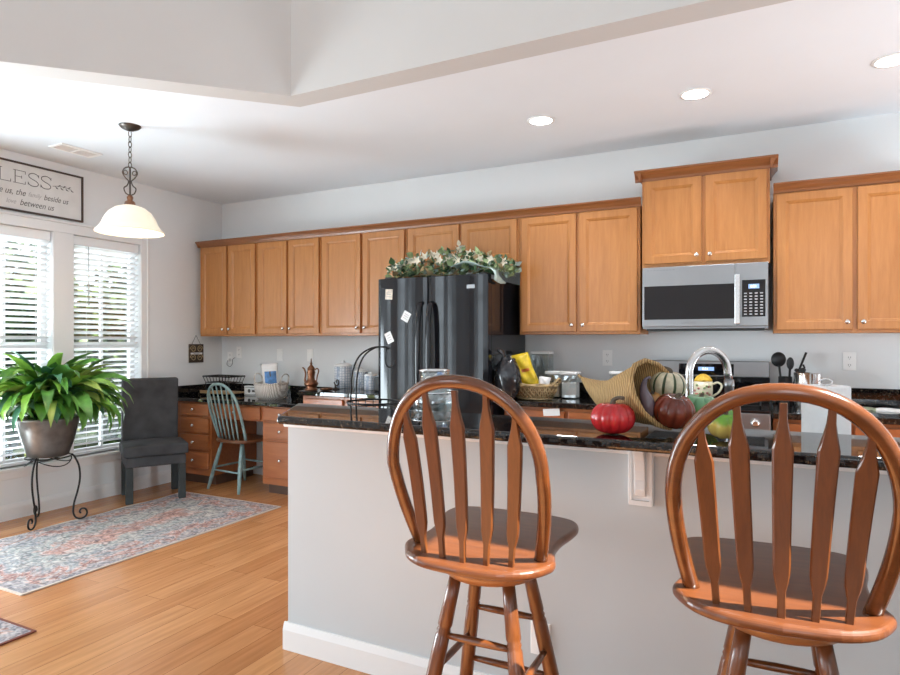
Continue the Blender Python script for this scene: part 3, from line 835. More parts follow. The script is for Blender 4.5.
# ---------------------------------------------------------------- bar stools (swivel, arrow-back Windsor)
def make_stool(label, loc, rz, skew=0.0):
    root = thing('bar_stool', label, 'bar stool', loc, rz, None)
    # seat: saddle outline, wide front, narrower rear ledge
    half = [(0.0, -.040), (.10, -.028), (.165, .008), (.203, .065), (.212, .10), (.205, .135), (.192, .20), (.196, .28), (.212, .36), (.218, .42), (.200, .475), (.15, .503), (.08, .512), (0, .514)]
    pl = smooth_path([(x, y, 0) for x, y in half], 4)
    poly = [(p.x, p.y) for p in pl] + [(-p.x, p.y) for p in pl[-2:0:-1]]
    b = MB(); b.prism(poly, .749, .774)
    for v in b.bm.verts: v.co.x -= skew * max(0, v.co.y - .05)
    seat = b.build('seat', 'oakX', root, bevel=.011, seg=4)
    def by(u, v): return .7125 * u * u - .0865 * v - .0944 * v * v
    Z0, wb, W, h1, H, p = .775, .169, .204, .229, .4527, .914
    side = []
    for i in range(11):
        w = i / 10; u = wb + (W - wb) * math.sin(w * PI / 2); v = w * h1
        side.append((u, by(u, v) + (1 - w) * (.10 - .7125 * u * u), Z0 + v - .012 * (1 - w)))
    for i in range(1, 17):
        a = PI / 2 * i / 16; u = W * max(0, math.cos(a)) ** p; v = h1 + (H - h1) * math.sin(a); side.append((u, by(u, v), Z0 + v))
    pts = [(-u, y, z) for u, y, z in side] + side[-2::-1]
    b = MB(); b.tube(pts, .0155, 12, flat=(.95, 1.12, (0, 1, .1))); b.build('bow', 'oakbow', root)
    arcpts = side[10:]
    for k, (ub, yb, ut) in enumerate(((-.1194, .0226, -.1486), (-.0599, .0069, -.0822), (0, 0, 0), (.0599, .0069, .0822), (.1194, .0226, .1486))):
        for (u0, y0, z0), (u1, y1, z1) in zip(arcpts, arcpts[1:]):
            if u1 <= abs(ut) <= u0: f = (abs(ut) - u0) / (u1 - u0 - 1e-9); yt, zt = y0 + (y1 - y0) * f, z0 + (z1 - z0) * f; break
        B0, T0 = Vector((ub, yb, .773)), Vector((ut, yt, zt - .006)); n = 24
        path = [B0 + (T0 - B0) * (i / n) + Vector((0, .010 * math.sin(PI * i / n), 0)) for i in range(n + 1)]
        wid = []
        for i in range(n + 1):
            s = i / n
            if s < .12: w = .0075
            elif s < .24: w = .0075 + .0085 * math.sin((s - .12) / .12 * PI / 2)
            elif s < .80: w = .0160 + .0032 * (s - .24) / .56
            elif s < .93: w = .0192 - .0122 * ((s - .80) / .13) ** .8
            else: w = .0070
            wid.append(w)
        b = MB(); prev = None
        for q, w in zip(path, wid):
            th = .0072
            ring = [b.bm.verts.new(q + Vector((w * cx, th * cy, 0))) for cx, cy in ((1, .45), (.8, 1), (-.8, 1), (-1, .45), (-1, -.45), (-.8, -1), (.8, -1), (1, -.45))]
            if prev:
                for i in range(8): b.bm.faces.new((prev[i], prev[(i + 1) % 8], ring[(i + 1) % 8], ring[i]))
            else: b.bm.faces.new(ring[::-1])
            prev = ring
        b.bm.faces.new(prev); b.build('spindle', 'oak', root)
    cx, cy = .010, .172
    b = MB(); b.lathe([(.105, .694), (.128, .702), (.142, .718), (.145, .728), (.140, .734)], (cx, cy, 0), 40); b.build('base_plate', 'oakplate', root)
    b = MB(); b.lathe([(.10, .7345), (.10, .7485)], (cx, cy, 0), 30); b.build('swivel', 'iron', root)
    legs = []
    for a in (45, 135, 225, 315):
        d = Vector((math.cos(math.radians(a)), math.sin(math.radians(a)), 0))
        top = Vector((cx, cy, .709)) + d * .103; bot = Vector((cx, cy, 0)) + d * .275; legs.append((top, bot))
        b = MB(); prof = [(0, .015), (.04, .016), (.30, .0195), (.55, .021), (.70, .0205), (.765, .0195), (.775, .0165), (.785, .0195), (.795, .0165), (.805, .0195), (.90, .018), (1, .0165)]
        b.tube([bot + (top - bot) * s for s, r in prof], [r for s, r in prof], 14); b.build('leg', 'oak', root)
    for zl in ((.545, .455), (.375, .285), (.20, .15)):
        for k in range(4):
            (t0, b0), (t1, b1) = legs[k], legs[(k + 1) % 4]
            f = zl[k % 2] / .709
            P, Q = b0 + (t0 - b0) * f, b1 + (t1 - b1) * f
            b = MB(); b.tube([P + (Q - P) * s for s in (.03, .25, .5, .75, .97)], [.0075, .0095, .0105, .0095, .0075], 10); b.build('stretcher', 'oak', root)
    return root
make_stool('oak arrow-back swivel bar stool on the left, in front of the fridge', (4.3359, -3.283, 0), .0199, .085)
make_stool('oak arrow-back swivel bar stool at the right edge, nearest the paper towel', (5.0374, -3.2768, 0), .0545)

# ---------------------------------------------------------------- grey parsons chair
ang = math.atan2(.857, .515) - PI / 2       # local +X runs along the seat front, local -Y faces the room
t = thing('side_chair', 'charcoal upholstered high-back dining chair by the window', 'chair', (.345, -1.080, 0), math.atan2(.857, .515))
b = MB(); b.box(-.228, .228, -.232, .20, .30, .385); b.build('seat_rail', 'charcoal', t, bevel=.012)
b = MB()
for i in range(1): b.box(-.245, .245, -.25, .145, .386, .475)
fs = b.bm.faces[:]
bmesh.ops.subdivide_edges(b.bm, edges=b.bm.edges[:], cuts=5, use_grid_fill=True)
for v in b.bm.verts:
    if v.co.z > .46: v.co.z += .022 * (1 - (v.co.x / .25) ** 2) * (1 - ((v.co.y + .05) / .22) ** 2)
b.build('seat_cushion', 'charcoal', t, bevel=.02, seg=3, smooth=True)
b = MB(); n = 12
prof = []
for i in range(n + 1):
    z = .387 + (1.005 - .387) * i / n; prof.append((.150 + .015 * math.sin(PI * i / n) - .012 * i / n, z))
back = [(p[0] + .085 - .03 * (p[1] - .387), p[1]) for p in prof[::-1]]
b.extrude_profile(prof + back, 'X', -.225, .225); b.build('backrest', 'charcoal', t, bevel=.022, seg=3)
for x, y in ((-.198, -.205), (.198, -.205), (-.198, .175), (.198, .175)):
    b = MB(); b.box(x - .028, x + .028, y - .026, y + .026, 0.008, .30); bl = b.build('leg', 'charcoal_leg', t, bevel=.006)

# ---------------------------------------------------------------- teal Windsor chair
t = thing('windsor_chair', 'worn teal spindle-back chair with brown seat at the desk', 'chair', (.765, -.482, 0), -.09)
half = [(0, -.185), (.10, -.178), (.175, -.14), (.205, -.06), (.218, .05), (.205, .14), (.13, .185), (0, .195)]
pl = smooth_path([(x, y, 0) for x, y in half], 4)
b = MB(); b.prism([(p.x, p.y) for p in pl] + [(-p.x, p.y) for p in pl[-2:0:-1]], .425, .455); b.build('seat', 'brownseat', t, bevel=.01, seg=3)
side = [(.178, -.105, .452), (.192, -.145, .58), (.196, -.185, .70), (.182, -.22, .82), (.135, -.243, .90), (.068, -.255, .943), (0, -.258, .953)]
pl = smooth_path(side, 5)
b = MB(); b.tube([(-p.x, p.y, p.z) for p in pl] + [tuple(p) for p in pl[-2::-1]], .0125, 10); b.build('bow', 'teal', t)
for ub, ut in ((-.125, -.150), (-.076, -.092), (-.026, -.031), (.026, .031), (.076, .092), (.125, .150)):
    for p, q in zip(pl, pl[1:]):
        if q.x <= abs(ut) <= p.x and p.z > .7: T = p + (q - p) * ((abs(ut) - p.x) / (q.x - p.x - 1e-9)); break
    T = Vector((ut, T.y, T.z)); B0 = Vector((ub, -.150 + .8 * ub * ub, .452))
    b = MB(); b.tube([B0 + (T - B0) * s for s in (0, .2, .5, .8, 1)], [.006, .008, .0085, .007, .0055], 8); b.build('spindle', 'teal', t)
lg = []
for sx, sy in ((-1, -1), (1, -1), (1, 1), (-1, 1)):
    top = Vector((.13 * sx, .11 * sy, .428)); bot = Vector((.205 * sx, .205 * sy, 0)); lg.append((top, bot))
    b = MB(); b.tube([bot + (top - bot) * s for s in (0, .2, .5, .75, 1)], [.012, .016, .0195, .016, .012], 10); b.build('leg', 'teal', t)
def between(i, j, f): return lg[i][1] + (lg[i][0] - lg[i][1]) * f, lg[j][1] + (lg[j][0] - lg[j][1]) * f
for i, j, f in ((0, 3, .45), (1, 2, .45), (0, 1, .40), (3, 2, .5)):
    P, Q = between(i, j, f); b = MB(); b.tube([P + (Q - P) * s for s in (.03, .5, .97)], [.007, .010, .007], 8); b.build('stretcher', 'teal', t)

# ---------------------------------------------------------------- rugs
def rug(label, x0, x1, y0, y1, border, wave):
    cx, cy = (x0 + x1) / 2, (y0 + y1) / 2; hx, hy = (x1 - x0) / 2, (y1 - y0) / 2
    b = MB(); n = 44
    for sgn in (1,):
        grid = [[b.bm.verts.new((-hx + 2 * hx * i / 20 + wave * .012 * math.sin(j * .55) * (1 - i / 20) , -hy + 2 * hy * j / n, .0075)) for j in range(n + 1)] for i in range(21)]
        for i in range(20):
            for j in range(n): b.bm.faces.new((grid[i][j], grid[i + 1][j], grid[i + 1][j + 1], grid[i][j + 1]))
    r = bmesh.ops.extrude_face_region(b.bm, geom=b.bm.faces[:])
    for v in [e for e in r['geom'] if isinstance(e, bmesh.types.BMVert)]: v.co.z = .0008
    M['rug' + label] = rug_mat('faded_rug', hx, hy, border)
    o = b.build('rug', 'rug' + label); o.location = (cx, cy, 0)
    return tag(o, label, 'rug')
rug('long faded rug in rose, cream and slate along the windows', .46, 1.56, -2.80, -.85, (.62, .52, .44), 1)
rug('small dark-edged rug corner at the lower left of the floor', .95, 2.045, -4.3, -3.0, (.20, .07, .05), 0)

# ---------------------------------------------------------------- window blinds
def blind(label, y0, y1):
    t = thing('window_blind', label, 'blind', (-.035, (y0 + y1) / 2, WZ[1]))
    a, c = y0 + .008, y1 - .008
    box_obj('headrail', 'blind', -.066, -.008, a, c, 2.115, 2.188, t, bevel=.003)
    b = MB(); z = 2.092
    while z > .435:
        for s0, s1, c0, c1 in ((-.0275, 0, -.0115, .0015), (0, .0275, .0015, .0115)):
            v = [(-.037 + s0, a, z + c0), (-.037 + s1, a, z + c1), (-.037 + s1, c, z + c1), (-.037 + s0, c, z + c0)]
            lo = [b.bm.verts.new(p) for p in v]; hi = [b.bm.verts.new((p[0], p[1], p[2] + .0025)) for p in v]
            b.bm.faces.new(lo[::-1]); b.bm.faces.new(hi)
            for i in range(4): b.bm.faces.new((lo[i], lo[(i + 1) % 4], hi[(i + 1) % 4], hi[i]))
        z -= .0462
    b.build('slats', 'blind', t, world=True)
    box_obj('bottom_rail', 'blind', -.062, -.012, a, c, .392, .414, t, bevel=.003)
    for y in (y0 + .12, y1 - .12):
        b = MB(); b.tube([(-.008, y, 2.115), (-.008, y, .41)], .0012, 5); b.build('ladder_cord', 'blind', t, world=True)
    b = MB(); b.tube([(-.004, y0 + .135, 2.11), (.002, y0 + .135, 1.62)], .004, 8); b.build('tilt_wand', 'knob', t, world=True)
    return t
blind('white slat blind in the left window, behind the potted plant', *WIN_A)
blind('white slat blind in the right window, behind the grey chair', *WIN_B)

# ---------------------------------------------------------------- pendant, downlights, vent
PX, PY = 1.287, -1.98
t = thing('pendant_light', 'pendant lamp with frosted glass bell shade hanging on a chain', 'lamp', (PX, PY, 2.74))
b = MB(); b.lathe([(.006, -.035), (.02, -.032), (.055, -.016), (.068, -.002), (.068, 0)], (0, 0, 0), 24); b.build('canopy', 'bronze', t)
b = MB(); z = -.035
for k in range(7):
    w = (.011, 0) if k % 2 else (0, .011)
    b.tube([(w[0] * math.cos(q), w[1] * math.cos(q), z - .019 + .021 * math.sin(q)) for q in [2 * PI * i / 12 for i in range(12)]], .0028, 6, closed=True); z -= .034
b.build('chain', 'bronze', t)
b = MB()
for k in range(3):
    q = 2 * PI * k / 3 + .4; cx, sx = math.cos(q), math.sin(q)
    pts = smooth_path([(0.006, -.270), (.035, -.285), (.050, -.315), (.032, -.345), (.010, -.365), (.020, -.395), (.040, -.415), (.030, -.445), (.008, -.455)], 5)
    b.tube([(p.x * cx, p.x * sx, p.y) for p in pts], .0042, 6)
    ring = [(.030 + .014 * math.cos(2 * PI * i / 10), -.312 + .014 * math.sin(2 * PI * i / 10)) for i in range(10)]
    b.tube([(u * cx, u * sx, v) for u, v in ring], .003, 6, closed=True)
b.tube([(0, 0, -.27), (0, 0, -.50)], .006, 8); b.build('scroll_stem', 'bronze', t)
b = MB(); b.lathe([(.012, -.455), (.020, -.47), (.016, -.49), (.030, -.50), (.036, -.518), (.05, -.528)], (0, 0, 0), 20); b.build('socket_cap', 'copper', t)
pr = [(.045, -.524), (.090, -.540), (.128, -.570), (.154, -.610), (.170, -.648), (.184, -.672), (.203, -.690), (.208, -.702)]
b = MB(); b.lathe(pr + [(.205, -.704), (.199, -.694), (.181, -.676), (.167, -.652), (.151, -.614), (.125, -.574), (.088, -.544), (.043, -.528)], (0, 0, 0), 40, cap=False); b.build('shade', 'shade', t)
b = MB(); b.sphere((0, 0, -.635), .034, u=16, v=10); b.tube([(0, 0, -.53), (0, 0, -.605)], .014, 10); b.build('bulb', 'bulb', t)
pl_ = bpy.data.lights.new('pendant_glow', 'POINT'); pl_.energy = 3.5; pl_.color = (1, .84, .64); pl_.shadow_soft_size = .05
po = bpy.data.objects.new('pendant_glow', pl_); COL.objects.link(po); po.location = (PX, PY, 2.74 - .70)

def downlight(label, x, y):
    t = thing('recessed_light', label, 'ceiling light', (x, y, 2.74), group=None)
    b = MB(); b.lathe([(.072, 0), (.088, -.002), (.088, -.006), (.070, -.008)], (0, 0, 0), 32, cap=False); b.build('trim_ring', 'white', t)
    b = MB(); b.lathe([(.0715, -.0005), (.0715, -.0045), (.001, -.0050)], (0, 0, 0), 28); b.build('lens', 'can', t)
    l = bpy.data.lights.new('downlight', 'SPOT'); l.energy = 27; l.spot_size = math.radians(125); l.spot_blend = .9; l.color = (.97, .985, 1); l.shadow_soft_size = .07
    o = bpy.data.objects.new('downlight', l); COL.objects.link(o); o.location = (x, y, 2.725)
downlight('round recessed ceiling light farthest left, above the fridge', 3.732, -.868)
downlight('round recessed ceiling light in the middle of the row, above the stove', 4.655, -.880)
downlight('round recessed ceiling light at the right edge of the picture', 5.578, -.890)
t = thing('ceiling_vent', 'white rectangular air vent in the ceiling near the window wall', 'vent', (.465, -1.82, 2.74))
b = MB()
for r in ((-.08, -.06, -.155, .155), (.06, .08, -.155, .155), (-.06, .06, -.155, -.135), (-.06, .06, .135, .155), (-.06, .06, -.008, .008)): b.box(*r, -.010, -.0005)
b.build('frame', 'white', t, bevel=.002)
b = MB()
for k in range(6): x = -.052 + k * .02; b.box(x, x + .003, -.135, .135, -.008, -.001, rot=Matrix.Rotation(.5, 3, 'Y'), piv=(x, 0, -.004))
b.build('louvers', 'white', t)
b = MB(); b.box(-.06, .06, -.135, .135, -.0009, -.0003); b.build('duct', 'slot', t)

# ---------------------------------------------------------------- sign over the windows
SY0, SY1, SZ0, SZ1 = -2.74, -1.479, 2.300, 2.672
t = thing('wall_sign', 'long white framed sign reading BLESS above the windows', 'sign', (.001, (SY0 + SY1) / 2, SZ0))
box_obj('board', 'signwood', .001, .010, SY0 + .008, SY1 - .008, SZ0 + .008, SZ1 - .008, t)
b = MB(); f = .013
for r in ((SY0, SY0 + f, SZ0, SZ1), (SY1 - f, SY1, SZ0, SZ1), (SY0 + f, SY1 - f, SZ0, SZ0 + f), (SY0 + f, SY1 - f, SZ1 - f, SZ1)): b.box(.001, .022, r[0], r[1], r[2], r[3])
b.build('frame', 'signframe', t, world=True, bevel=.001, seg=1)
def serif(letter, y, w, z, h):
    """thin slab-serif capital as flat ribbons"""
    b = MB(); st = .0055; s = w * .16
    def bar(y0, y1, z0, z1): b.box(.0101, .0112, y0, y1, z0, z1)
    if letter in 'BEL':
        x = y + s
        bar(x - st / 2, x + st / 2, z, z + h); bar(x - s, x + s, z, z + st * .7); bar(x - s, x + s, z + h - st * .7, z + h)
        if letter in 'EL': bar(x, y + w, z, z + st * .7); bar(y + w - st * .7, y + w, z, z + h * .22)
        if letter == 'E':
            bar(x, y + w, z + h - st * .7, z + h); bar(y + w - st * .7, y + w, z + h * .78, z + h); bar(x, y + w * .7, z + h * .5, z + h * .5 + st * .7); bar(y + w * .7 - st * .7, y + w * .7, z + h * .40, z + h * .62)
        if letter == 'B':
            for zc, rr in ((z + h * .25, h * .25), (z + h * .75, h * .25)):
                b.tube([(.0106, x + w * .30 + w * .45 * math.cos(q), zc + rr * math.sin(q)) for q in [-PI / 2 + PI * i / 14 for i in range(15)]], st / 2, 6)
                bar(x, x + w * .3, zc - rr, zc - rr + st * .7); bar(x, x + w * .3, zc + rr - st * .7, zc + rr)
    else:
        pts = smooth_path([(w * .92, .80), (w * .75, .95), (w * .45, 1.0), (w * .15, .88), (w * .12, .68), (w * .40, .53), (w * .72, .42), (w * .90, .24), (w * .78, .06), (w * .45, 0), (w * .18, .07), (w * .05, .22)], 5)
        b.tube([(.0106, y + p.x, z + h * p.y) for p in pts], st / 2, 6)
        bar(y + w * .90, y + w * .94, z + h * .72, z + h * .96); bar(y + w * .03, y + w * .07, z + h * .04, z + h * .28)
    b.build('letter', 'ink', t, world=True)
for ch, y in (('B', -2.215), ('L', -2.113), ('E', -2.010), ('S', -1.908), ('S', -1.815)): serif(ch, y, .088, 2.512, .098)
so = Vector(t.location)
def script(body, y, z, size, m): text_obj('script', body, size, m, t, Vector((.0102, y, z)) - so, (0, 1, 0), (0, 0, 1), shear=.35, thick=.0004, sx=.82)
script('the food before us, the', -2.43, 2.424, .066, 'ink')
script('family', -1.905, 2.428, .050, 'inkpale')
script('beside us', -1.790, 2.424, .062, 'ink')
script('and the', -2.33, 2.352, .060, 'ink'); script('love', -2.06, 2.355, .050, 'inkpale'); script('between us', -1.965, 2.352, .066, 'ink')
b = MB()
b.tube([(.0106, -1.72 + .145 * s, 2.545 + .012 * math.sin(3 * s)) for s in [i / 8 for i in range(9)]], .0016, 5)
for k in range(7):
    y = -1.70 + .02 * k; up = 1 if k % 2 else -1
    b.tube([(.0106, y, 2.548), (.0106, y + .012, 2.548 + up * .013), (.0106, y + .024, 2.548 + up * .017)], [.0012, .004, .001], 6)
b.build('leaf_sprig', 'ink', t, world=True)

# little wooden plaque on the left wall
t = thing('wall_plaque', 'small dark square plaque with pale scrollwork hung on a wire', 'sign', (.001, -.333, 1.115))
M['plaque'] = wood('dark_plaque_wood', (.035, .022, .014), (.07, .045, .025), 'Z', .6)
M['gilt'] = plain('pale_gilt_paint', (.45, .33, .18), .6, var=.2)
box_obj('board', 'plaque', .002, .014, -.420, -.248, 1.116, 1.298, t, bevel=.002)
b = MB()
for cy, cz, s in ((-.375, 1.165, 1), (-.293, 1.165, -1), (-.375, 1.250, 1), (-.293, 1.250, -1)):
    b.tube([(.0150, cy + s * (.008 + .003 * a) * math.cos(a), cz + (.008 + .003 * a) * math.sin(a)) for a in [.45 * i for i in range(22)]], .0035, 6)
b.build('scrollwork', 'gilt', t, world=True)
b = MB(); b.box(.0145, .016, -.405, -.265, 1.197, 1.215); b.build('banner', 'paper', t, world=True)
text_obj('lettering', 'welcome', .020, 'ink', t, Vector((.0162, -.375, 1.2005)) - Vector(t.location), (0, 1, 0), (0, 0, 1), shear=.3, thick=.0003)
b = MB(); b.tube([(.008, -.385, 1.298), (.006, -.334, 1.385), (.008, -.283, 1.298)], .002, 6); b.build('wire_hanger', 'iron', t, world=True)

# ---------------------------------------------------------------- outlets and switches
def outlet(label, x, z, y, kind, plug=False, cat='outlet'):
    t = thing('wall_plate', label, cat, (x, y, z - .058))
    b = MB(); b.box(x - .036, x + .036, y - .006, y - .0005, z - .058, z + .058); b.build('plate', 'white', t, world=True, bevel=.003)
    if kind == 'duplex':
        for dz in (-.024, .024):
            b = MB(); b.lathe([(.016, 0), (.016, -.0075)], (x, y, z + dz), 16, axis='Y'); r = b.build('receptacle', 'white', t, world=True)
            q = MB()
            for dx in (-.006, .006): q.box(x + dx - .0014, x + dx + .0014, y - .0082, y - .0074, z + dz - .003, z + dz + .007)
            q.box(x - .002, x + .002, y - .0082, y - .0074, z + dz - .011, z + dz - .007)
            for v in q.bm.verts: v.co -= Vector(t.location)
            q.build('slots', 'slot', r)
    else:
        b = MB(); b.box(x - .016, x + .016, y - .009, y - .0062, z - .033, z + .033); b.build('rocker', 'white', t, world=True, bevel=.002)
    if plug:
        b = MB(); b.box(x - .016, x + .016, y - .034, y - .0085, z - .042, z - .010); b.build('plug', 'white', t, world=True, bevel=.004)
    return t
outlet('white double outlet on the back wall right of the stove, above the magazine', 5.489, 1.197, 0, 'duplex')
outlet('white double outlet on the back wall above the glass canisters', 3.960, 1.201, 0, 'duplex')
outlet('white wall plate in the back corner, nearest the window wall', .245, 1.215, 0, 'duplex')
t = outlet('white plate with a hanging plug and cord, low in the back corner', .120, 1.160, 0, 'duplex', plug=True)
b = MB(); pts = smooth_path([(.12, -.036, 1.130), (.125, -.05, 1.09), (.16, -.045, 1.07), (.18, -.03, 1.10), (.17, -.02, 1.14), (.20, -.015, 1.16)], 6)
b.tube(pts, .003, 6); b.build('cord', 'slot', t, world=True)
outlet('white switch plate on the back wall above the white basket', .78, 1.193, 0, 'switch', cat='light switch')
outlet('white switch plate on the back wall just behind the copper ewer', 1.155, 1.193, 0, 'switch', cat='light switch')
outlet('white outlet plate low on the island wall behind the left stool', 4.310, .288, IYF, 'duplex')

# ---------------------------------------------------------------- plant on a wrought iron stand
SX, SY = .345, -1.950
t = thing('plant_stand', 'black wrought iron three-legged plant stand with curled feet', 'plant stand', (SX, SY, .0075))
b = MB(); b.tube([(.145 * math.cos(q), .145 * math.sin(q), .478) for q in [2 * PI * i / 32 for i in range(32)]], .006, 8, closed=True)
b.tube([(-.145, 0, .478), (.145, 0, .478)], .005, 6); b.tube([(0, -.145, .478), (0, .145, .478)], .005, 6); b.build('ring', 'iron', t)
for a in (math.atan2(-.19, .115), math.atan2(.145, .14), math.atan2(.04, -.25)):
    ca, sa = math.cos(a), math.sin(a)
    pts = smooth_path([(.146, .490), (.165, .470), (.195, .40), (.202, .31), (.188, .22), (.165, .13), (.158, .065), (.172, .022), (.205, .0075), (.238, .022), (.248, .052), (.236, .078), (.212, .080), (.200, .062), (.208, .046)], 6)
    b = MB(); b.tube([(p.x * ca, p.x * sa, p.y) for p in pts], .0068, 8); b.build('leg', 'iron', t)
b = MB()
for k in range(3):
    a0 = (math.atan2(-.19, .115), math.atan2(.145, .14), math.atan2(.04, -.25) + 0)[k]; a1 = a0 + 2 * PI / 3
    b.tube([(.145 * math.cos(a0 + (a1 - a0) * s), .145 * math.sin(a0 + (a1 - a0) * s), .470 - .05 * math.sin(PI * s)) for s in [i / 12 for i in range(13)]], .004, 6)
b.build('swag', 'iron', t)

def leaf(b, base, az, L, w, rise, droop, mi, twist=0.0, n=9):
    """one arching lance-shaped leaf with a centre fold and a stalk"""
    d = Vector((math.cos(az), math.sin(az), 0)); side = Vector((-math.sin(az), math.cos(az), 0)); p = Vector(base); prev = None; ang = rise
    side = (side * math.cos(twist) + Vector((0, 0, 1)) * math.sin(twist)).normalized()
    for i in range(n + 1):
        s = i / n
        wd = 0.006 if s < .22 else w * math.sin(PI * min(1, (s - .20) / .80) ** .75) ** .9
        up = Vector((0, 0, 1)) * math.cos(ang) - d * math.sin(ang)
        l, c, r = p + side * wd + up * wd * .35, p, p - side * wd + up * wd * .35
        cur = [b.bm.verts.new(x) for x in (l, c, r)]
        if prev:
            for k in (0, 1):
                f = b.bm.faces.new((prev[k], prev[k + 1], cur[k + 1], cur[k])); f.smooth = True; f.material_index = mi
        prev = cur; p = p + (d * math.cos(ang) + Vector((0, 0, 1)) * math.sin(ang)) * (L / n); ang -= droop / n * (.5 + 1.1 * s)
t = thing('potted_plant', 'leafy green houseplant in a ribbed pewter pot on the iron stand', 'plant', (SX, SY, .492))
b = MB(); pr = [(.118, 0), (.128, .006), (.160, .10), (.183, .19), (.195, .262), (.203, .268), (.203, .285), (.190, .285), (.186, .262), (.178, .20)]
b.lathe(pr, (0, 0, 0), 72, fn=lambda th, i: 1 + (.010 * math.cos(36 * th) if 0 < i < 5 else 0)); b.build('pot', 'pot', t)
b = MB(); b.lathe([(.17, .20), (.178, .255), (.001, .262)], (0, 0, 0), 28); b.build('soil', 'soil', t)
b = MB(); rnd = random.Random(5)
for k in range(250):
    az = rnd.uniform(0, 2 * PI); rr = rnd.uniform(.01, .12); hgt = rnd.random()
    # keep the wall side short
    L = rnd.uniform(.38, .68) * (1.0 - .36 * max(0, -math.cos(az)))
    if hgt > .5: rise, droop = rnd.uniform(1.25, 1.6), rnd.uniform(1.2, 2.6)
    else: rise, droop = rnd.uniform(.85, 1.35), rnd.uniform(2.0, 3.6)
    if math.cos(az) < -.2: rise = max(rise, 1.1)
    leaf(b, (rr * math.cos(az), rr * math.sin(az), .255), az, L, rnd.uniform(.038, .068), rise, droop, rnd.choice((0, 0, 0, 1, 1, 2, 3)), rnd.uniform(-.7, .7))
for v in b.bm.verts:                                                # nothing pokes through the blinds
    if v.co.x + SX < .03: v.co.x = .03 - SX + .25 * (v.co.x + SX - .03) * 0
M['leaf4'] = plain('yellow_green_leaf', (.34, .46, .10), .35, var=.3, scale=9)
b.build('foliage', ['leaf', 'leaf2', 'leaf3', 'leaf4'], t)

# ---------------------------------------------------------------- greenery on the fridge
M['ivy'] = plain('variegated_ivy', (.27, .36, .18), .5, var=.6, scale=25)
M['ivydark'] = plain('dark_ivy', (.05, .11, .045), .5, var=.5, scale=25)
M['cream'] = plain('cream_petals', (.72, .66, .52), .6, var=.15, scale=25)
M['eucalyptus'] = plain('pale_teal_leaf', (.38, .48, .44), .55, var=.25, scale=20)
M['dried'] = plain('dried_tan_leaf', (.36, .26, .13), .7, var=.3, scale=20)
t = thing('garland', 'artificial ivy and cream flower garland lying on top of the fridge', 'greenery', (2.93, -.55, 1.805))
rnd = random.Random(11)
def blade(b, c, size, nrm_jit, mi):
    az, el = rnd.uniform(0, 2 * PI), rnd.uniform(-.3, 1.2)
    d = Vector((math.cos(az) * math.cos(el), math.sin(az) * math.cos(el), math.sin(el))); s = d.cross(Vector((rnd.uniform(-1, 1), rnd.uniform(-1, 1), rnd.uniform(.2, 1)))).normalized()
    u = d.cross(s); pts = []
    c = Vector(c)
    A = [c, c + d * size * .35 + s * size * .34 + u * size * .07, c + d * size * .65 + s * size * .26, c + d * size, c + d * size * .65 - s * size * .26, c + d * size * .35 - s * size * .34 + u * size * .07]
    vs = [b.bm.verts.new(p) for p in A]; m_ = b.bm.verts.new(c + d * size * .5 - u * size * .06)
    for i in range(6):
        f = b.bm.faces.new((vs[i], vs[(i + 1) % 6], m_)); f.material_index = mi; f.smooth = True
def band(s): return 2.445 + .99 * s
b = MB()
for k in range(560):
    s = rnd.random(); env = .06 + .11 * math.sin(PI * min(1, s * 1.05)) ** .7
    x = band(s); y = -.70 + rnd.uniform(-.02, .25); z = 1.815 + rnd.random() ** 1.2 * env
    blade(b, (x, y, z), rnd.uniform(.035, .075), 0, rnd.choice((0, 0, 0, 1, 1, 2, 3)))
for k in range(40): blade(b, (3.33 + rnd.random() * .10, -.60 + rnd.random() * .15, 1.78 + rnd.random() * .12), rnd.uniform(.03, .06), 0, rnd.choice((0, 2)))
b.build('ivy_leaves', ['ivy', 'ivydark', 'eucalyptus', 'dried'], t, world=True)
for k in range(22):
    b = MB(); s = (k + .5) / 22; c = Vector((band(s), -.70 + rnd.uniform(-.03, .06), 1.85 + rnd.uniform(.02, .10) * math.sin(PI * s) + .02))
    hub = b.bm.verts.new(c + Vector((0, .004, 0))); ring = []
    for q in range(10):
        a = 2 * PI * q / 10 + k; rr = .036 if q % 2 == 0 else .017
        ring.append(b.bm.verts.new(c + Vector((math.cos(a) * rr, -.014 if q % 2 == 0 else -.002, math.sin(a) * rr))))
    for q in range(10): f = b.bm.faces.new((hub, ring[q], ring[(q + 1) % 10])); f.smooth = True
    b.build('flower', 'cream', t, world=True)
b = MB(); c0 = Vector((3.02, -.62, 1.99))
for q in range(7): blade(b, c0 + Vector((rnd.uniform(-.02, .02), 0, rnd.uniform(-.03, .03))), .05, 0, 0)
b.build('dried_spray', 'cream', t, world=True)
b = MB(); b.tube(smooth_path([(2.45, -.62, 1.812), (2.7, -.6, 1.825), (3.0, -.62, 1.82), (3.02, -.62, 1.98)], 6), .004, 6); b.build('stem', 'dried', t, world=True)
b = MB()                                                             # wide pale ribbon drooping off the right side
pa = smooth_path([(3.02, 1.85), (3.14, 1.875), (3.25, 1.86), (3.33, 1.835), (3.365, 1.775), (3.36, 1.74)], 6)
prev = None
for i, p in enumerate(pa):
    w = .075 + .03 * math.sin(i * .5); cur = [b.bm.verts.new((p.x, -.755 + yy * w * 2, p.y + .012 * math.sin(3 * yy + i * .3))) for yy in (0, .33, .66, 1)]
    if prev:
        for k in range(3): f = b.bm.faces.new((prev[k], prev[k + 1], cur[k + 1], cur[k])); f.smooth = True
    prev = cur
o = b.build('ribbon', 'eucalyptus', t, world=True)
sm = o.modifiers.new('solid', 'SOLIDIFY'); sm.thickness = .003

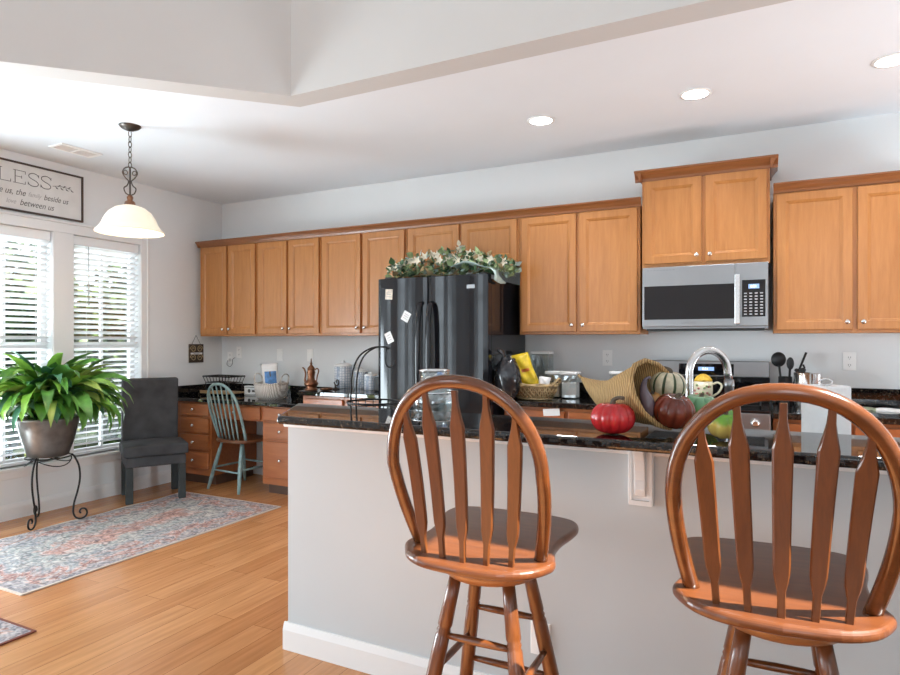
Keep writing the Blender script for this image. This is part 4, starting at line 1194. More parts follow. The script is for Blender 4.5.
# ---------------------------------------------------------------- things on the desk
t = thing('wire_basket', 'black wire basket stand on the desk, behind the teal chair', 'basket', (.295, -.25, DT + .001))
b = MB()
def rect_ring(b, hx, hy, z, r, w=None): b.tube([(hx, hy, z), (-hx, hy, z), (-hx, -hy, z), (hx, -hy, z)], r, 6, closed=True)
rect_ring(b, .175, .10, .185, .007); rect_ring(b, .155, .085, .125, .004)
for k in range(9):
    for sy in (-1, 1):
        x0, x1 = -.175 + .35 * k / 8, -.155 + .31 * k / 8; b.tube([(x0, sy * .10, .185), (x1, sy * .085, .125)], .003, 6)
for sx in (-1, 1):
    for sy in (-1, 1): b.tube([(sx * .155, sy * .085, .125), (sx * .15, sy * .08, .0)], .004, 6)
for k in range(6): b.tube([(-.155 + .062 * k, -.085, .125), (-.155 + .062 * k, .085, .125)], .0025, 5)
b.build('wire_frame', 'iron', t)
M['tan'] = wood('tan_tray_wood', (.38, .23, .10), (.50, .33, .16), 'X', .5)
b = MB(); b.box(-.19, .19, -.125, .11, .022, .034); b.box(-.19, .19, -.125, -.115, .034, .05); b.build('shelf', 'tan', t, bevel=.002)
t = thing('tin_box', 'small white box with dark print standing by the basket stand', 'box', (.575, -.15, DT + .001))
b = MB(); b.box(-.085, .085, -.03, .03, 0, .092); b.build('box', 'white', t, bevel=.004)
b = MB(); b.box(-.075, .075, -.0312, -.0302, .008, .012); b.box(-.075, .075, -.0312, -.0302, .078, .083)
b.lathe([(.018, -.0302), (.018, -.0312)], (-.02, 0, .045), 14, axis='Y'); b.box(.015, .06, -.0312, -.0302, .035, .055); b.build('print', 'ink', t)
M['wicker_white'] = weave('whitewashed_wicker', (.52, .46, .40), (.84, .80, .75), 22, (1, 1, 3))
M['wicker'] = weave('brown_wicker', (.20, .12, .05), (.56, .40, .20), 24, (1, 1, 2))
M['strand'] = plain('willow_strand', (.42, .30, .15), .6, var=.35, scale=30)
BX, BY = .975, -.33
t = thing('white_basket', 'whitewashed woven basket with two handles on the desk', 'basket', (BX, BY, DT + .001))
b = MB(); b.lathe([(.11, .004), (.135, .02), (.148, .08), (.152, .138), (.146, .140), (.140, .08), (.10, .012)], (0, 0, 0), 36, cap=False); b.lathe([(.11, .0), (.11, .008)], (0, 0, 0), 36); b.build('bowl', 'wicker_white', t)
b = MB(); b.tube([(.150 * math.cos(q), .150 * math.sin(q), .140 + .004 * math.sin(9 * q)) for q in [2 * PI * i / 40 for i in range(40)]], .008, 7, closed=True); b.build('rim', 'wicker_white', t)
for sx in (-1, 1):
    b = MB(); b.tube(smooth_path([(sx * .148, -.05, .138), (sx * .165, -.045, .205), (sx * .170, 0, .228), (sx * .165, .045, .205), (sx * .148, .05, .138)], 5), .006, 7); b.build('handle', 'wicker_white', t)
M['bluepack'] = plain('blue_packaging', (.08, .22, .48), .35, var=.5, scale=22)
def pouch(label, m, c, w, h, rz, tilt, name='snack_bag', cat='bag', band=None, thick=.05, lean=0):
    t = thing(name, label, cat, c, rz)
    b = MB(); nx, nz = 10, 12; gr = {}
    for s in (-1, 1):
        for i in range(nx + 1):
            for j in range(nz + 1):
                if s == 1 and (i in (0, nx) or j in (0, nz)): gr[s, i, j] = gr[-1, i, j]; continue
                u, v = i / nx * 2 - 1, j / nz; puff = max(0, (1 - u * u)) ** .6 * math.sin(PI * v) ** .5
                y = s * thick * .5 * puff * (1 + .25 * math.sin(5 * u + 9 * v)); x = u * w * .5 * (1 - .10 * math.sin(PI * v)); z = v * h
                gr[s, i, j] = b.bm.verts.new((x * math.cos(tilt) + z * math.sin(tilt), y + lean * z, z * math.cos(tilt) - x * math.sin(tilt) * .6 + abs(math.sin(tilt)) * w * .3))
        for i in range(nx):
            for j in range(nz):
                f = b.bm.faces.new((gr[s, i, j], gr[s, i + 1, j], gr[s, i + 1, j + 1], gr[s, i, j + 1])); f.smooth = True
                if band: f.material_index = band(i / nx, j / nz)
    b.build('pouch', m, t); return t
pouch('white and blue packet standing upright in the white basket', ['paper', 'bluepack', 'ink'], (BX + .01, BY, DT + .03), .17, .29, .35, -.10, cat='packet', thick=.045,
      band=lambda u, v: 2 if (.40 < u < .58 and .55 < v < .68) else (1 if (.12 < u < .85 and .30 < v < .72) else 0))

# ---------------------------------------------------------------- counter left of the fridge
t = thing('coffee_pot', 'ornate copper ewer with long spout at the counter corner', 'pitcher', (1.620, -.555, .915))
b = MB(); b.lathe([(.050, 0), (.056, .006), (.052, .016), (.040, .024), (.054, .042), (.060, .058), (.050, .074), (.033, .088), (.029, .11), (.032, .135), (.036, .150), (.030, .166), (.032, .176)], (0, 0, 0), 28); b.build('body', 'copper', t)
b = MB(); b.lathe([(.033, .176), (.030, .188), (.016, .205), (.008, .215), (.011, .225), (.006, .236), (.004, .262), (.001, .268)], (0, 0, 0), 20); b.build('lid', 'copper', t)
b = MB(); b.tube(smooth_path([(-.050, 0, .060), (-.066, 0, .085), (-.060, 0, .135), (-.072, 0, .175), (-.092, 0, .190)], 5), [.010] * 6 + [.007] * 14 + [.006], 8); b.build('spout', 'copper', t)
b = MB(); b.tube(smooth_path([(.032, 0, .168), (.062, 0, .185), (.078, 0, .165), (.064, 0, .12), (.056, 0, .085), (.045, 0, .075)], 5), .0055, 8); b.build('handle', 'copper', t)
t = thing('copper_tray', 'small round copper dish beside the ewer', 'dish', (1.735, -.50, .915))
b = MB(); b.lathe([(.030, 0), (.05, .004), (.058, .018), (.054, .020), (.046, .008), (.001, .005)], (0, 0, 0), 24); b.build('dish', 'copper', t)
t = thing('scroll_holder', 'small dark curled metal ornament between the ewer and canisters', 'ornament', (1.725, -.36, .915))
b = MB(); b.lathe([(.034, 0), (.034, .006), (.012, .012), (.006, .02)], (0, 0, 0), 20); b.build('foot', 'bronze', t)
b = MB(); b.tube([(.014 - (.030 - .0016 * i) * math.cos(.42 * i), 0, .062 + (.036 - .0016 * i) * math.sin(-.42 * i + .0)) for i in range(18)], .0055, 8); b.tube([(0, 0, .015), (-.014, 0, .06)], .005, 8); b.build('scroll', 'bronze', t)
M['lattice'] = check_mat('blue_white_lattice', (.32, .38, .48), (.80, .81, .83), 44)
def canister(label, x, y, r, h):
    t = thing('canister', label, 'canister', (x, y, .915), 0, 'patterned canisters left of the fridge')
    b = MB(); b.lathe([(r * .96, 0), (r, .004), (r, h * .78), (r * .97, h * .80)], (0, 0, 0), 32); b.build('jar', 'lattice', t)
    b = MB(); b.lathe([(r * 1.02, h * .803), (r * 1.03, h * .84), (r * .8, h * .90), (r * .25, h * .925)], (0, 0, 0), 32); l = b.build('lid', 'white', t)
    b = MB(); b.sphere((0, 0, h * .955), r * .22, rz=r * .22, u=12, v=8); b.build('knob', 'white', l)
canister('largest blue and white lattice canister, leftmost of the three', 1.665, -.17, .078, .235)
canister('middle blue and white lattice canister, partly behind the hanger arch', 1.855, -.17, .060, .178)
canister('smallest blue and white lattice canister, nearest the fridge', 2.045, -.30, .055, .150)
t = thing('coffee_tin', 'black tin squeezed between the smallest canister and the fridge', 'tin', (2.20, -.34, .915))
b = MB(); b.box(-.065, .065, -.05, .05, 0, .115); b.build('box', 'blackmatte', t, bevel=.006)
b = MB(); b.box(-.066, .066, -.051, .051, .1155, .125); b.build('lid', 'blackgloss', t, bevel=.003)

# ---------------------------------------------------------------- counter right of the fridge
WX, WY = 3.553, -.475
t = thing('wicker_basket', 'oval brown wicker basket with looped handles by the fridge', 'basket', (WX, WY, .915))
def oval(a, c, z, n=40, wob=0): return [(a * math.cos(q), c * math.sin(q), z + wob * math.sin(7 * q)) for q in [2 * PI * i / n for i in range(n)]]
b = MB(); b.lathe([(.105, .002), (.125, .02), (.145, .06), (.158, .098), (.150, .098), (.135, .055), (.115, .02), (.001, .012)], (0, 0, 0), 36, cap=False); b.lathe([(.108, 0), (.108, .008)], (0, 0, 0), 30)
for v in b.bm.verts: v.co.y *= .72
b.build('bowl', 'wicker', t)
b = MB()
for k in range(26):
    q = 2 * PI * k / 26; b.tube([(.128 * math.cos(q), .092 * math.sin(q), .015), (.154 * math.cos(q + .28), .111 * math.sin(q + .28), .06), (.165 * math.cos(q + .5), .119 * math.sin(q + .5), .10)], .0045, 5)
    b.tube([(.130 * math.cos(q), .093 * math.sin(q), .015), (.155 * math.cos(q - .28), .112 * math.sin(q - .28), .06), (.166 * math.cos(q - .5), .120 * math.sin(q - .5), .10)], .0045, 5)
b.build('lattice_strands', 'strand', t)
b = MB(); b.tube(oval(.165, .119, .101, wob=.003), .010, 7, closed=True); b.tube(oval(.158, .114, .108, wob=-.003), .008, 7, closed=True); b.tube(oval(.124, .089, .010), .008, 7, closed=True); b.build('rim', 'strand', t)
for sx in (-1, 1):
    b = MB(); b.tube(smooth_path([(sx * .150, -.06, .10), (sx * .172, -.05, .135), (sx * .178, 0, .148), (sx * .172, .05, .135), (sx * .150, .06, .10)], 5), .009, 7); b.build('handle', 'strand', t)
M['yellowpack'] = plain('yellow_packaging', (.72, .52, .03), .28, var=.3, scale=16)
M['palepack'] = plain('silver_white_packaging', (.62, .62, .58), .3, var=.25, scale=20)
M['redprint'] = plain('red_orange_print', (.55, .14, .03), .4, var=.2)
pouch('bright yellow snack bag leaning in the wicker basket', ['yellowpack', 'palepack', 'redprint'], (WX - .015, WY - .02, .965), .16, .27, .25, -.38, thick=.075,
      band=lambda u, v: 1 if (u < .13 or v > .93) else (2 if .45 < v < .58 and .35 < u < .8 else 0))
pouch('small white packet lying in the wicker basket', ['paper'], (WX + .07, WY - .03, .965), .085, .11, .3, .15, cat='packet', thick=.05)
M['darkplastic'] = plain('crinkled_black_plastic', (.022, .022, .025), .16, var=.4, scale=18, bump=.9)
t = thing('black_bag', 'bulging black plastic bag against the side of the fridge', 'bag', (3.420, -.66, .915))
b = MB()
b.sphere((0, 0, .15), .09, .075, .15, 28, 20)
rnd = random.Random(3)
for v in b.bm.verts:
    n_ = v.co - Vector((0, 0, .15)); f = 1 + .13 * math.sin(11 * n_.x / .09 + 7 * n_.z / .15) * math.cos(9 * n_.y / .07) + rnd.uniform(-.03, .03); v.co = Vector((0, 0, .15)) + n_ * f
    if v.co.z < .004: v.co.z = .0005
    if v.co.x < -.082: v.co.x = -.082
b.build('bag', 'darkplastic', t, smooth=True)
b = MB(); b.tube(smooth_path([(-.02, 0, .29), (-.03, 0, .32), (-.055, .01, .345)], 5), [.02, .022, .022, .022, .018, .022, .026, .03, .034, .036, .034], 10, flat=(1.3, .5, (0, 1, 0))); b.build('gathered_neck', 'darkplastic', t)
def clear_box(label, x, y, w, h, fill, dpt=.11, fm='paper'):
    t = thing('storage_container', label, 'container', (x, y, .915), 0, None)
    b = MB(); b.box(-w / 2, w / 2, -dpt / 2, dpt / 2, 0, h - .022); b.build('body', 'clear', t, bevel=.008)
    b = MB(); b.box(-w / 2 + .006, w / 2 - .006, -dpt / 2 + .006, dpt / 2 - .006, .005, fill); b.build('contents', fm, t, bevel=.004)
    b = MB(); b.box(-w / 2 - .003, w / 2 + .003, -dpt / 2 - .003, dpt / 2 + .003, h - .0215, h); b.build('lid', 'white', t, bevel=.006)
M['flour'] = plain('flour_white', (.80, .79, .77), .9, var=.03)
M['oats'] = plain('beige_oats', (.55, .47, .38), .9, var=.2, scale=90)
M['greyfill'] = plain('grey_grain', (.34, .35, .37), .9, var=.25, scale=90)
clear_box('tall clear container with white lid, behind the yellow snack bag', 3.495, -.13, .145, .335, .10, fm='greyfill')
clear_box('short clear container with white lid, half behind the wicker basket', 3.625, -.235, .108, .192, .10, fm='oats')
clear_box('short clear container of white flour, right of the wicker basket', 3.755, -.27, .115, .192, .115, fm='flour')
clear_box('short clear container with white lid behind the cornucopia tail', 4.085, -.20, .110, .200, .09, fm='greyfill')
t = thing('note', 'white card stuck on the drawer front right of the fridge', 'note', (3.717, -.603, .842))
b = MB(); b.box(-.058, .058, -.0015, 0, -.022, .026, rot=Matrix.Rotation(-.08, 3, 'Y'), piv=(0, 0, 0)); b.build('card', 'paper', t)

# things on the stove and right counter
M['cream_glaze'] = plain('cream_glaze', (.74, .68, .50), .2, var=.06)
M['florals'] = plain('painted_florals', (.42, .16, .14), .3, var=.5, scale=60)
M['floralgreen'] = plain('painted_leaves', (.25, .34, .14), .3, var=.4, scale=60)
M['sunyellow'] = plain('sunflower_yellow', (.78, .47, .05), .5, var=.3, scale=40)
t = thing('floral_pitcher', 'cream floral pitcher with a yellow sunflower lid on the stove', 'pitcher', (4.648, -.30, .946))
b = MB(); b.lathe([(.052, 0), (.058, .004), (.060, .06), (.058, .118), (.054, .118), (.055, .06), (.05, .01), (.001, .008)], (0, 0, 0), 32, cap=False); b.build('body', 'cream_glaze', t)
b = MB(); b.tube(smooth_path([(.056, 0, .100), (.090, -.005, .112), (.112, -.005, .090), (.095, -.005, .05), (.058, 0, .022)], 6), .007, 8); b.build('handle', 'cream_glaze', t)
b = MB(); rnd = random.Random(4)
for k in range(16):
    q = -PI / 2 + rnd.uniform(-1.0, 1.0); z = rnd.uniform(.03, .10); b.sphere((.0605 * math.cos(q), .0605 * math.sin(q), z), .009, .009, .008, 8, 6, mi=k % 2)
b.build('painted_flowers', ['florals', 'floralgreen'], t)
b = MB(); b.lathe([(.052, .119), (.050, .130), (.038, .150), (.018, .164), (.001, .168)], (0, 0, 0), 24, fn=lambda th, i: 1 + .10 * math.cos(9 * th)); b.build('sunflower', 'sunyellow', t)
t = thing('utensil_crock', 'dark cylinder crock of black cooking utensils beside the stove', 'crock', (5.125, -.17, .915))
b = MB(); b.lathe([(.040, 0), (.040, .185), (.035, .185), (.035, .01), (.001, .008)], (0, 0, 0), 24, cap=False); b.build('crock', 'blackmatte', t)
def ladle(label, x, y, top, tilt, kind):
    t = thing('utensil', label, 'utensil', (x, y, .93))
    b = MB(); d = Vector((math.sin(tilt), 0, math.cos(tilt)))
    b.tube([d * 0, d * .12, d * top], [.005, .006, .007], 8); b.build('handle', 'blackmatte', t)
    if kind != 'stick':
        b = MB(); c = d * (top + .035)
        if kind == 'spoon':
            b.sphere(c, .044, .012, .048, 18, 10)
            for v in b.bm.verts: v.co.y += .25 * ((v.co - c).x ** 2 + (v.co - c).z ** 2) / .036
        else: b.sphere(c, .022, .010, .040, 14, 8)
        b.build('head', 'blackmatte', t)
ladle('round black ladle in the utensil crock', 5.115, -.165, .245, -.10, 'spoon')
ladle('black spatula in the utensil crock, behind the ladle', 5.140, -.185, .22, .05, 'flat')
ladle('black stick handle leaning right out of the utensil crock', 5.128, -.148, .345, .34, 'stick')
t = thing('steel_canister', 'shiny steel canister beside the utensil crock', 'canister', (5.218, -.215, .915))
b = MB(); b.lathe([(.046, 0), (.048, .004), (.048, .215), (.044, .215), (.044, .01), (.001, .008)], (0, 0, 0), 30, cap=False); b.build('canister', 'chrome', t)
b = MB(); rnd = random.Random(9)
for k in range(14):
    q = rnd.uniform(0, 2 * PI); r = rnd.uniform(0, .034); b.sphere((r * math.cos(q), r * math.sin(q), .218 + rnd.uniform(0, .018)), .013, .012, .012, 8, 6)
b.tube([(0, 0, .21), (.012, 0, .245), (.004, 0, .265)], .006, 6); b.build('black_utensil_heads', 'blackmatte', t)
t = thing('steel_canister', 'shiny steel canister at the right end by the paper towel', 'canister', (5.292, -.15, .915))
b = MB(); b.lathe([(.036, 0), (.037, .004), (.037, .205), (.037, .207), (.001, .209)], (0, 0, 0), 26); b.build('canister', 'chrome', t)
t = thing('small_box', 'small white and blue box on the counter under the utensils', 'box', (5.245, -.47, .915))
b = MB(); b.box(-.045, .045, -.03, .03, 0, .06); b.build('carton', 'white', t, bevel=.002)
b = MB(); b.box(.004, .0452, -.0308, -.0302, .008, .052); b.build('blue_label', 'bluepack', t)
M['cover'] = plain('magazine_cover', (.45, .50, .32), .3, var=.75, scale=16)
t = thing('magazine', 'green and white magazine lying open on the right counter', 'magazine', (5.60, -.22, .915), -.12)
for sx in (-1, 1):
    b = MB(); n = 8; prof = []
    for i in range(n + 1): u = i / n; prof.append((sx * .145 * u, .003 + .006 * math.sin(PI * (u ** .7)) * (1 - .5 * u)))
    b.extrude_profile(prof + [(sx * .145, .0), (0, .0)], 'Y', -.10, .10); b.build('page', 'cover' if sx < 0 else 'paper', t)
t = thing('folded_paper', 'small white folded paper at the far right of the counter', 'paper', (5.83, -.16, .915), .2)
b = MB(); b.box(-.06, .06, -.05, .05, 0, .004); b.box(-.06, .06, -.05, .045, .0045, .008); b.build('sheet', 'paper', t)

# ---------------------------------------------------------------- behind the bar: faucet, paper towel, glass, fruit hanger
t = thing('kitchen_faucet', 'brushed nickel gooseneck pull-down faucet behind the cornucopia', 'faucet', (4.775, -2.385, .9145))
ux, uy = .755, .656; R = .077
b = MB(); pts = [(0, 0, .04), (0, 0, .15), (0, 0, .29)] + [(R * (1 - math.cos(a)) * ux, R * (1 - math.cos(a)) * uy, .30 + R * math.sin(a) * 1.02) for a in [PI * i / 20 for i in range(21)]] + [(2 * R * ux + .004, 2 * R * uy + .003, .27)]
b.tube(pts, .0135, 14); b.build('gooseneck', 'chrome', t)
b = MB(); b.lathe([(.030, 0), (.030, .006), (.022, .012), (.020, .06), (.015, .066)], (0, 0, 0), 24); b.build('base', 'chrome', t)
b = MB(); e = Vector((2 * R * ux + .004, 2 * R * uy + .003, .27)); dn = Vector((.06, .05, -1)).normalized()
b.tube([e + dn * s for s in (-.004, .02, .022, .09, .12)], [.0165, .0170, .0155, .018, .016], 14); b.build('spray_head', 'steel', t)
b = MB(); b.tube([(.018, 0, .045), (.055, -.01, .060), (.085, -.012, .085)], [.007, .006, .005], 8); b.build('lever', 'chrome', t)
t = thing('paper_towel', 'white paper towel roll standing behind the bar', 'paper towel', (5.184, -2.345, .9145))
b = MB(); b.lathe([(.075, 0), (.078, .005), (.075, .010), (.001, .011)], (0, 0, 0), 30); b.build('stand_base', 'chrome', t)
b = MB(); b.lathe([(.020, .0125), (.072, .0125), (.069, .02), (.069, .262), (.067, .267), (.020, .267), (.020, .02)], (0, 0, 0), 40, cap=False); b.build('roll', 'towel', t)
b = MB(); b.tube([(0, 0, .01), (0, 0, .270)], .006, 8); b.tube([(.018 * math.cos(q), .004 * math.sin(q), .279 + .010 * math.sin(q)) for q in [2 * PI * i / 18 for i in range(18)]], .003, 6, closed=True); b.build('rod', 'chrome', t)
t = thing('fruit_hanger', 'black wire fruit basket with an arched double-rod hook', 'basket', (3.348, -2.20, .9145))
b = MB(); rb = .128
b.tube([(rb * math.cos(q), rb * math.sin(q), .122) for q in [2 * PI * i / 36 for i in range(36)]], .0045, 7, closed=True)
b.tube([(.07 * math.cos(q), .07 * math.sin(q), .012) for q in [2 * PI * i / 28 for i in range(28)]], .005, 7, closed=True)
b.tube([(rb * .93 * math.cos(q), rb * .93 * math.sin(q), .092) for q in [2 * PI * i / 32 for i in range(32)]], .003, 6, closed=True)
for k in range(20):
    q = 2 * PI * k / 20; b.tube([(.07 * math.cos(q), .07 * math.sin(q), .012), (.105 * math.cos(q), .105 * math.sin(q), .045), (rb * math.cos(q), rb * math.sin(q), .122)], .0024, 5)
b.build('wire_bowl', 'iron', t)
b = MB()
for dy in (-.022, .022):
    b.tube(smooth_path([(-.120 - .0, dy * 1.0, .012), (-.120, dy, .12), (-.112, dy, .25), (-.075, dy * .9, .335), (-.01, dy * .6, .377), (.05, dy * .15, .384), (.085, 0, .376)], 7), .0042, 8)
b.tube(smooth_path([(.085, 0, .376), (.068, 0, .372), (.066, 0, .31), (.080, 0, .290), (.108, 0, .295), (.118, 0, .322)], 6), .0038, 8)
b.build('arched_hook', 'iron', t)
def glass_bowl(label, x, y, r, h, cut, z=.9145):
    t = thing('glass_bowl', label, 'bowl', (x, y, z), 0, None)
    b = MB(); b.lathe([(r * .5, 0), (r * .52, .008), (r * .30, .02), (r * .30, .03), (r * .75, .05), (r * .95, h * .7), (r, h), (r * .96, h), (r * .90, h * .7), (r * .70, .056), (.001, .045)], (0, 0, 0), 40, cap=False, fn=lambda th, i: 1 + .018 * math.cos(cut * th)); b.build('bowl', 'clear', t)
    b = MB(); b.tube([(r * .98 * math.cos(q), r * .98 * math.sin(q), h) for q in [2 * PI * i / 40 for i in range(40)]], .004, 6, closed=True); b.build('rim', 'chrome', t)
    return t
glass_bowl('cut-glass bowl behind the left stool, in front of the fridge', 3.690, -2.23, .105, .185, 20)
glass_bowl('smaller clear glass dish stacked inside the cut-glass bowl', 3.690, -2.23, .068, .22, 16, z=.975)
t = thing('napkin', 'crumpled white and blue napkin in the glass dish', 'napkin', (3.70, -2.235, 1.06))
b = MB(); b.sphere((0, 0, .06), .050, .045, .062, 18, 12)
for v in b.bm.verts: v.co *= 1 + .14 * math.sin(70 * v.co.x + 50 * v.co.z) * math.cos(60 * v.co.y)
for f in b.bm.faces: f.material_index = 1 if (f.calc_center_median().x > .01 and f.calc_center_median().z > .06) else 0
b.build('cloth', ['paper', 'bluepack'], t)

# ---------------------------------------------------------------- harvest display on the bar
BZ = 1.043
M['wickerhorn'] = weave('cornucopia_wicker', (.30, .17, .06), (.56, .36, .15), 48, (1, 1, 1))
t = thing('cornucopia', 'tan wicker cornucopia lying on the bar, mouth facing right', 'cornucopia', (4.622, -2.630, BZ))
axis_pts = smooth_path([(-.205, .17, .150), (-.165, .145, .126), (-.11, .095, .104), (-.055, .045, .095), (.015, .0, .108), (.085, -.02, .118)], 6)
rads = []
nA = len(axis_pts)
for i in range(nA):
    s = i / (nA - 1); rads.append(.006 + .104 * s ** 1.12 if s > .02 else .004)
b = MB()
rr = []
prevn = None
for i, p in enumerate(axis_pts):
    tg = ((axis_pts[min(i + 1, nA - 1)] - axis_pts[max(i - 1, 0)])).normalized()
    if i > nA - 8: tg = (tg + Vector((.0, -.32, .42)) * ((i - nA + 8) / 8)).normalized()
    up = (Vector((0, 0, 1)) - tg * tg.z).normalized(); sd = tg.cross(up)
    ring = []
    for k in range(36):
        q = 2 * PI * k / 36; r = rads[i] * (1 + .018 * math.cos(12 * q) + .022 * (i % 2))
        w = p + up * math.cos(q) * r + sd * math.sin(q) * r; w.z = max(w.z, .002); ring.append(b.bm.verts.new(w))
    rr.append(ring)
for A, B in zip(rr, rr[1:]):
    for k in range(36):
        f = b.bm.faces.new((A[k], A[(k + 1) % 36], B[(k + 1) % 36], B[k])); f.smooth = True
b.bm.faces.new(rr[0])
mouth = [v.co.copy() for v in rr[-1]]
ow = b.build('horn', 'wickerhorn', t); s_ = ow.modifiers.new('solid', 'SOLIDIFY'); s_.thickness = .006
b = MB(); b.tube(mouth, .0085, 8, closed=True); b.build('rim', 'wickerhorn', t)
b = MB(); b.tube(smooth_path([(-.205, .17, .150), (-.215, .175, .156), (-.220, .178, .161)], 4), [.006, .006, .006, .005, .005, .004, .004, .003, .002], 8); b.build('tip', 'wickerhorn', t)

def pumpkin(label, name, m, c, r, sq, ribs, depth, tilt=(0, 0, 0), stem='stem_brown', groove=None, cat='pumpkin', stem_h=.03, curl=.02):
    t = thing(name, label, cat, c); t.rotation_euler = tilt
    b = MB(); n = 18; prof = []
    for i in range(n + 1):
        a = -PI / 2 + PI * i / n; rad = r * max(.02, math.cos(a)) ** .85; z = r * sq * math.sin(a)
        if a > .9: z -= r * sq * .20 * ((a - .9) / .67) ** 2
        if a < -.9: z += r * sq * .12 * ((-a - .9) / .67) ** 2
        prof.append((rad, z))
    seg = ribs * 8
    gf = (lambda k, i: 1 if (k % 8) in (0, 7) and i < n - 1 else 0) if groove else None
    zmin = min(z for _, z in prof)
    b.lathe([(a, z - zmin) for a, z in prof], (0, 0, 0), seg, fn=lambda th, i: 1 - depth * (1 - abs(math.sin(ribs * th / 2)) ** .6), mfn=gf)
    b.build('rind', [m, groove] if groove else m, t)
    top = r * sq * .80 - zmin
    b = MB(); b.tube(smooth_path([(0, 0, top - .006), (.002, 0, top + stem_h * .6), (curl, 0, top + stem_h), (curl * 1.9, -.002, top + stem_h * .95)], 4), [.012, .010, .009, .008, .007, .0065, .006, .006, .006, .006, .006, .006, .0065], 8); b.build('stem', stem, t)
    return t
M['stem_brown'] = plain('dry_stem', (.10, .075, .05), .7, var=.4, scale=50)
M['redrind'] = plain('glossy_red_rind', (.50, .018, .022), .16, var=.25, scale=18, spec=.6)
M['maroon'] = plain('glossy_maroon_rind', (.17, .028, .012), .16, var=.5, scale=14, spec=.6)
M['striped'] = plain('ivory_flecked_rind', (.62, .56, .40), .3, var=.22, scale=50)
M['greenstripe'] = plain('dark_green_stripe', (.045, .075, .03), .35, var=.4, scale=40)
M['gourdgreen'] = zramp('green_over_yellow_rind', [(0, (.62, .40, .12)), (.62, (.58, .44, .10)), (.76, (.18, .36, .03)), (1, (.04, .24, .05))], .2, 0, .085)
M['gourdgreen2'] = zramp('mint_green_rind', [(0, (.50, .42, .08)), (.35, (.10, .28, .05)), (1, (.16, .36, .20))], .22, 0, .09)
M['purplegourd'] = zramp('purple_grey_gourd', [(0, (.20, .12, .13)), (.5, (.15, .11, .13)), (1, (.09, .07, .09))], .18, 0, .14)
M['orangegourd'] = plain('orange_gourd_rind', (.50, .24, .07), .3, var=.3, scale=25)
pumpkin('shiny red pumpkin on the bar in front of the cornucopia', 'pumpkin', 'redrind', (4.590, -2.745, BZ), .068, .74, 13, .10, stem_h=.022, curl=.018)
pumpkin('glossy maroon pumpkin spilling from the cornucopia mouth', 'pumpkin', 'maroon', (4.752, -2.670, BZ + .022), .062, .86, 11, .13, (.25, .10, .4), stem_h=.010, curl=.006)
pumpkin('ivory pumpkin with dark green stripes in the cornucopia mouth', 'pumpkin', 'striped', (4.722, -2.550, BZ + .096), .058, .82, 10, .05, (.10, .10, .2), groove='greenstripe', stem_h=.016, curl=-.012)
pumpkin('mint green ribbed gourd beside the maroon pumpkin, behind the stool back', 'gourd', 'gourdgreen2', (4.818, -2.520, BZ + .012), .064, .82, 9, .17, (.1, .05, .2), cat='gourd', stem_h=.008, curl=.004)
pumpkin('yellow gourd with green top nearest the bar front, behind the stool back', 'gourd', 'gourdgreen', (4.900, -2.705, BZ + .010), .050, .82, 8, .17, (.45, -.05, .3), cat='gourd', stem_h=.010, curl=.004)
t = thing('gourd', 'purple-grey pear-shaped gourd with curved neck in the cornucopia mouth', 'gourd', (4.685, -2.690, BZ + .048)); t.scale = (.8, .8, .8)
b = MB(); pts = smooth_path([(.012, -.005, .0), (.006, -.002, .025), (0, 0, .055), (-.012, .003, .090), (-.016, .006, .120), (-.006, .007, .146), (.010, .006, .152)], 4)
rads = []
for i in range(len(pts)):
    s = i / (len(pts) - 1); rads.append(.004 + .022 * math.sin(PI * min(1, s * 1.35 + .08)) if s < .55 else .0185 - .012 * min(1, (s - .50) / .35))
b.tube(pts, rads, 16); b.build('rind', 'purplegourd', t)
pumpkin('small orange gourd tucked behind the purple gourd', 'gourd', 'orangegourd', (4.685, -2.600, BZ + .062), .034, .9, 9, .10, (.3, 0, 0), cat='gourd', stem_h=.006, curl=.003)

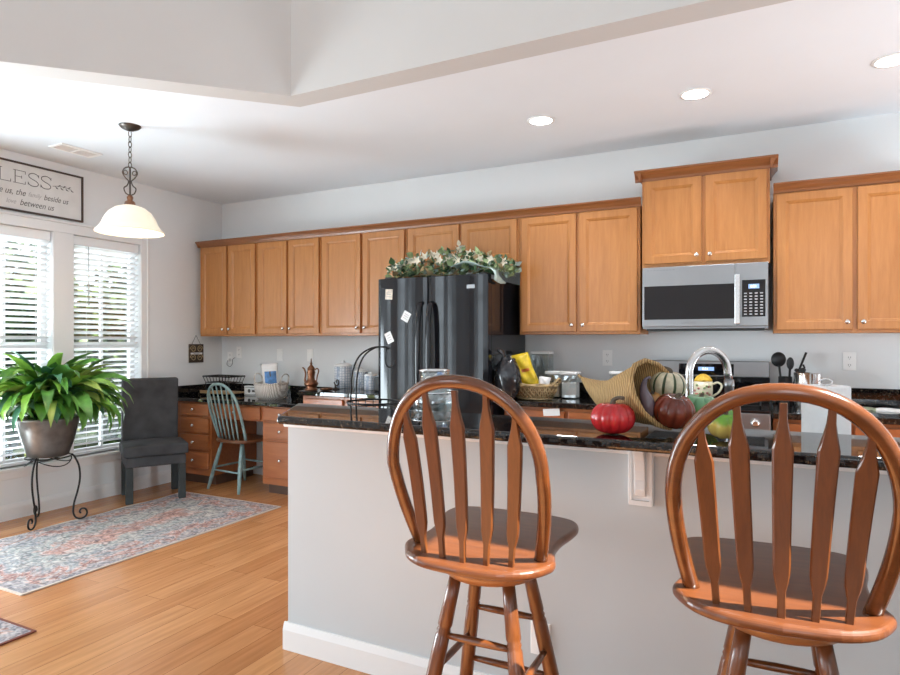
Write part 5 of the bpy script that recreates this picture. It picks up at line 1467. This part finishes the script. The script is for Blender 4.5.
# ---------------------------------------------------------------- outside the kitchen windows
M['grass'] = plain('lawn', (.16, .20, .07), .9, var=.5, scale=6)
b = MB(); b.box(-14, -.17, -14, 8, -.5, -.35); struct(b.build('ground', 'grass'))
M['treeleaf'] = plain('tree_leaf_green', (.060, .105, .030), .5, var=.6, scale=3)
M['treeleaf2'] = plain('tree_leaf_dark', (.022, .045, .017), .5, var=.6, scale=3)
M['bark'] = plain('grey_bark', (.12, .09, .065), .9, var=.4, scale=12)
def tree(label, x, y, h, r, z0, n, seed):
    t = thing('tree', label, 'tree', (x, y, -.35)); rnd = random.Random(seed)
    b = MB(); b.tube([(0, 0, 0), (.03, .02, h * .4), (0, .05, h * .85)], [.10, .08, .03], 8)
    for k in range(7):
        a = k * 2.4; b.tube([(0, 0, z0 + .1 * k), (r * .6 * math.cos(a), r * .6 * math.sin(a), z0 + .4 + .2 * k)], [.03, .012], 6)
    b.build('trunk', 'bark', t)
    b = MB()
    for k in range(n):
        q, cz = rnd.uniform(0, 2 * PI), rnd.uniform(-1, 1); rad = rnd.random() ** .4
        p = Vector((r * rad * math.cos(q) * math.sqrt(1 - cz * cz), r * rad * math.sin(q) * math.sqrt(1 - cz * cz), z0 + (h - z0) * .5 * (1 + cz * rad)))
        blade(b, p, rnd.uniform(.14, .30), 0, rnd.choice((0, 1)))
    b.build('crown', ['treeleaf', 'treeleaf2'], t)
tree('green tree seen through the left window blind', -3.5, -.75, 2.5, 1.25, .0, 3000, 1)
tree('green tree seen through the right window blind', -3.9, 2.05, 2.4, 1.35, .0, 3200, 2)
tree('taller green tree farther out beyond the windows', -8.2, 1.3, 4.0, 2.25, .0, 3600, 4)
tree('broad green tree farther out at the right of the windows', -8.6, 6.1, 3.7, 2.35, .0, 3600, 5)

# ---------------------------------------------------------------- families of repeats
FAMILY = {'wall_cabinet': 'honey maple wall cabinets', 'base_cabinet': 'maple base cabinets', 'crown_molding': 'cabinet crown moldings', 'countertop': 'black granite countertops',
          'desk_pedestal': 'built-in desk pedestals', 'note': 'paper notes', 'bar_stool': 'oak bar stools at the island', 'rug': 'faded area rugs', 'window_blind': 'white window blinds',
          'recessed_light': 'recessed ceiling lights', 'wall_plate': 'outlets and switches', 'storage_container': 'clear containers with white lids', 'utensil': 'black cooking utensils',
          'steel_canister': 'shiny steel canisters', 'glass_bowl': 'clear glass bowls', 'pumpkin': 'harvest pumpkins and gourds', 'gourd': 'harvest pumpkins and gourds', 'tree': 'trees outside the windows'}
for o in SC.objects:
    k = o.name.split('.')[0]
    if o.parent is None and 'label' in o and k in FAMILY and 'group' not in o: o['group'] = FAMILY[k]
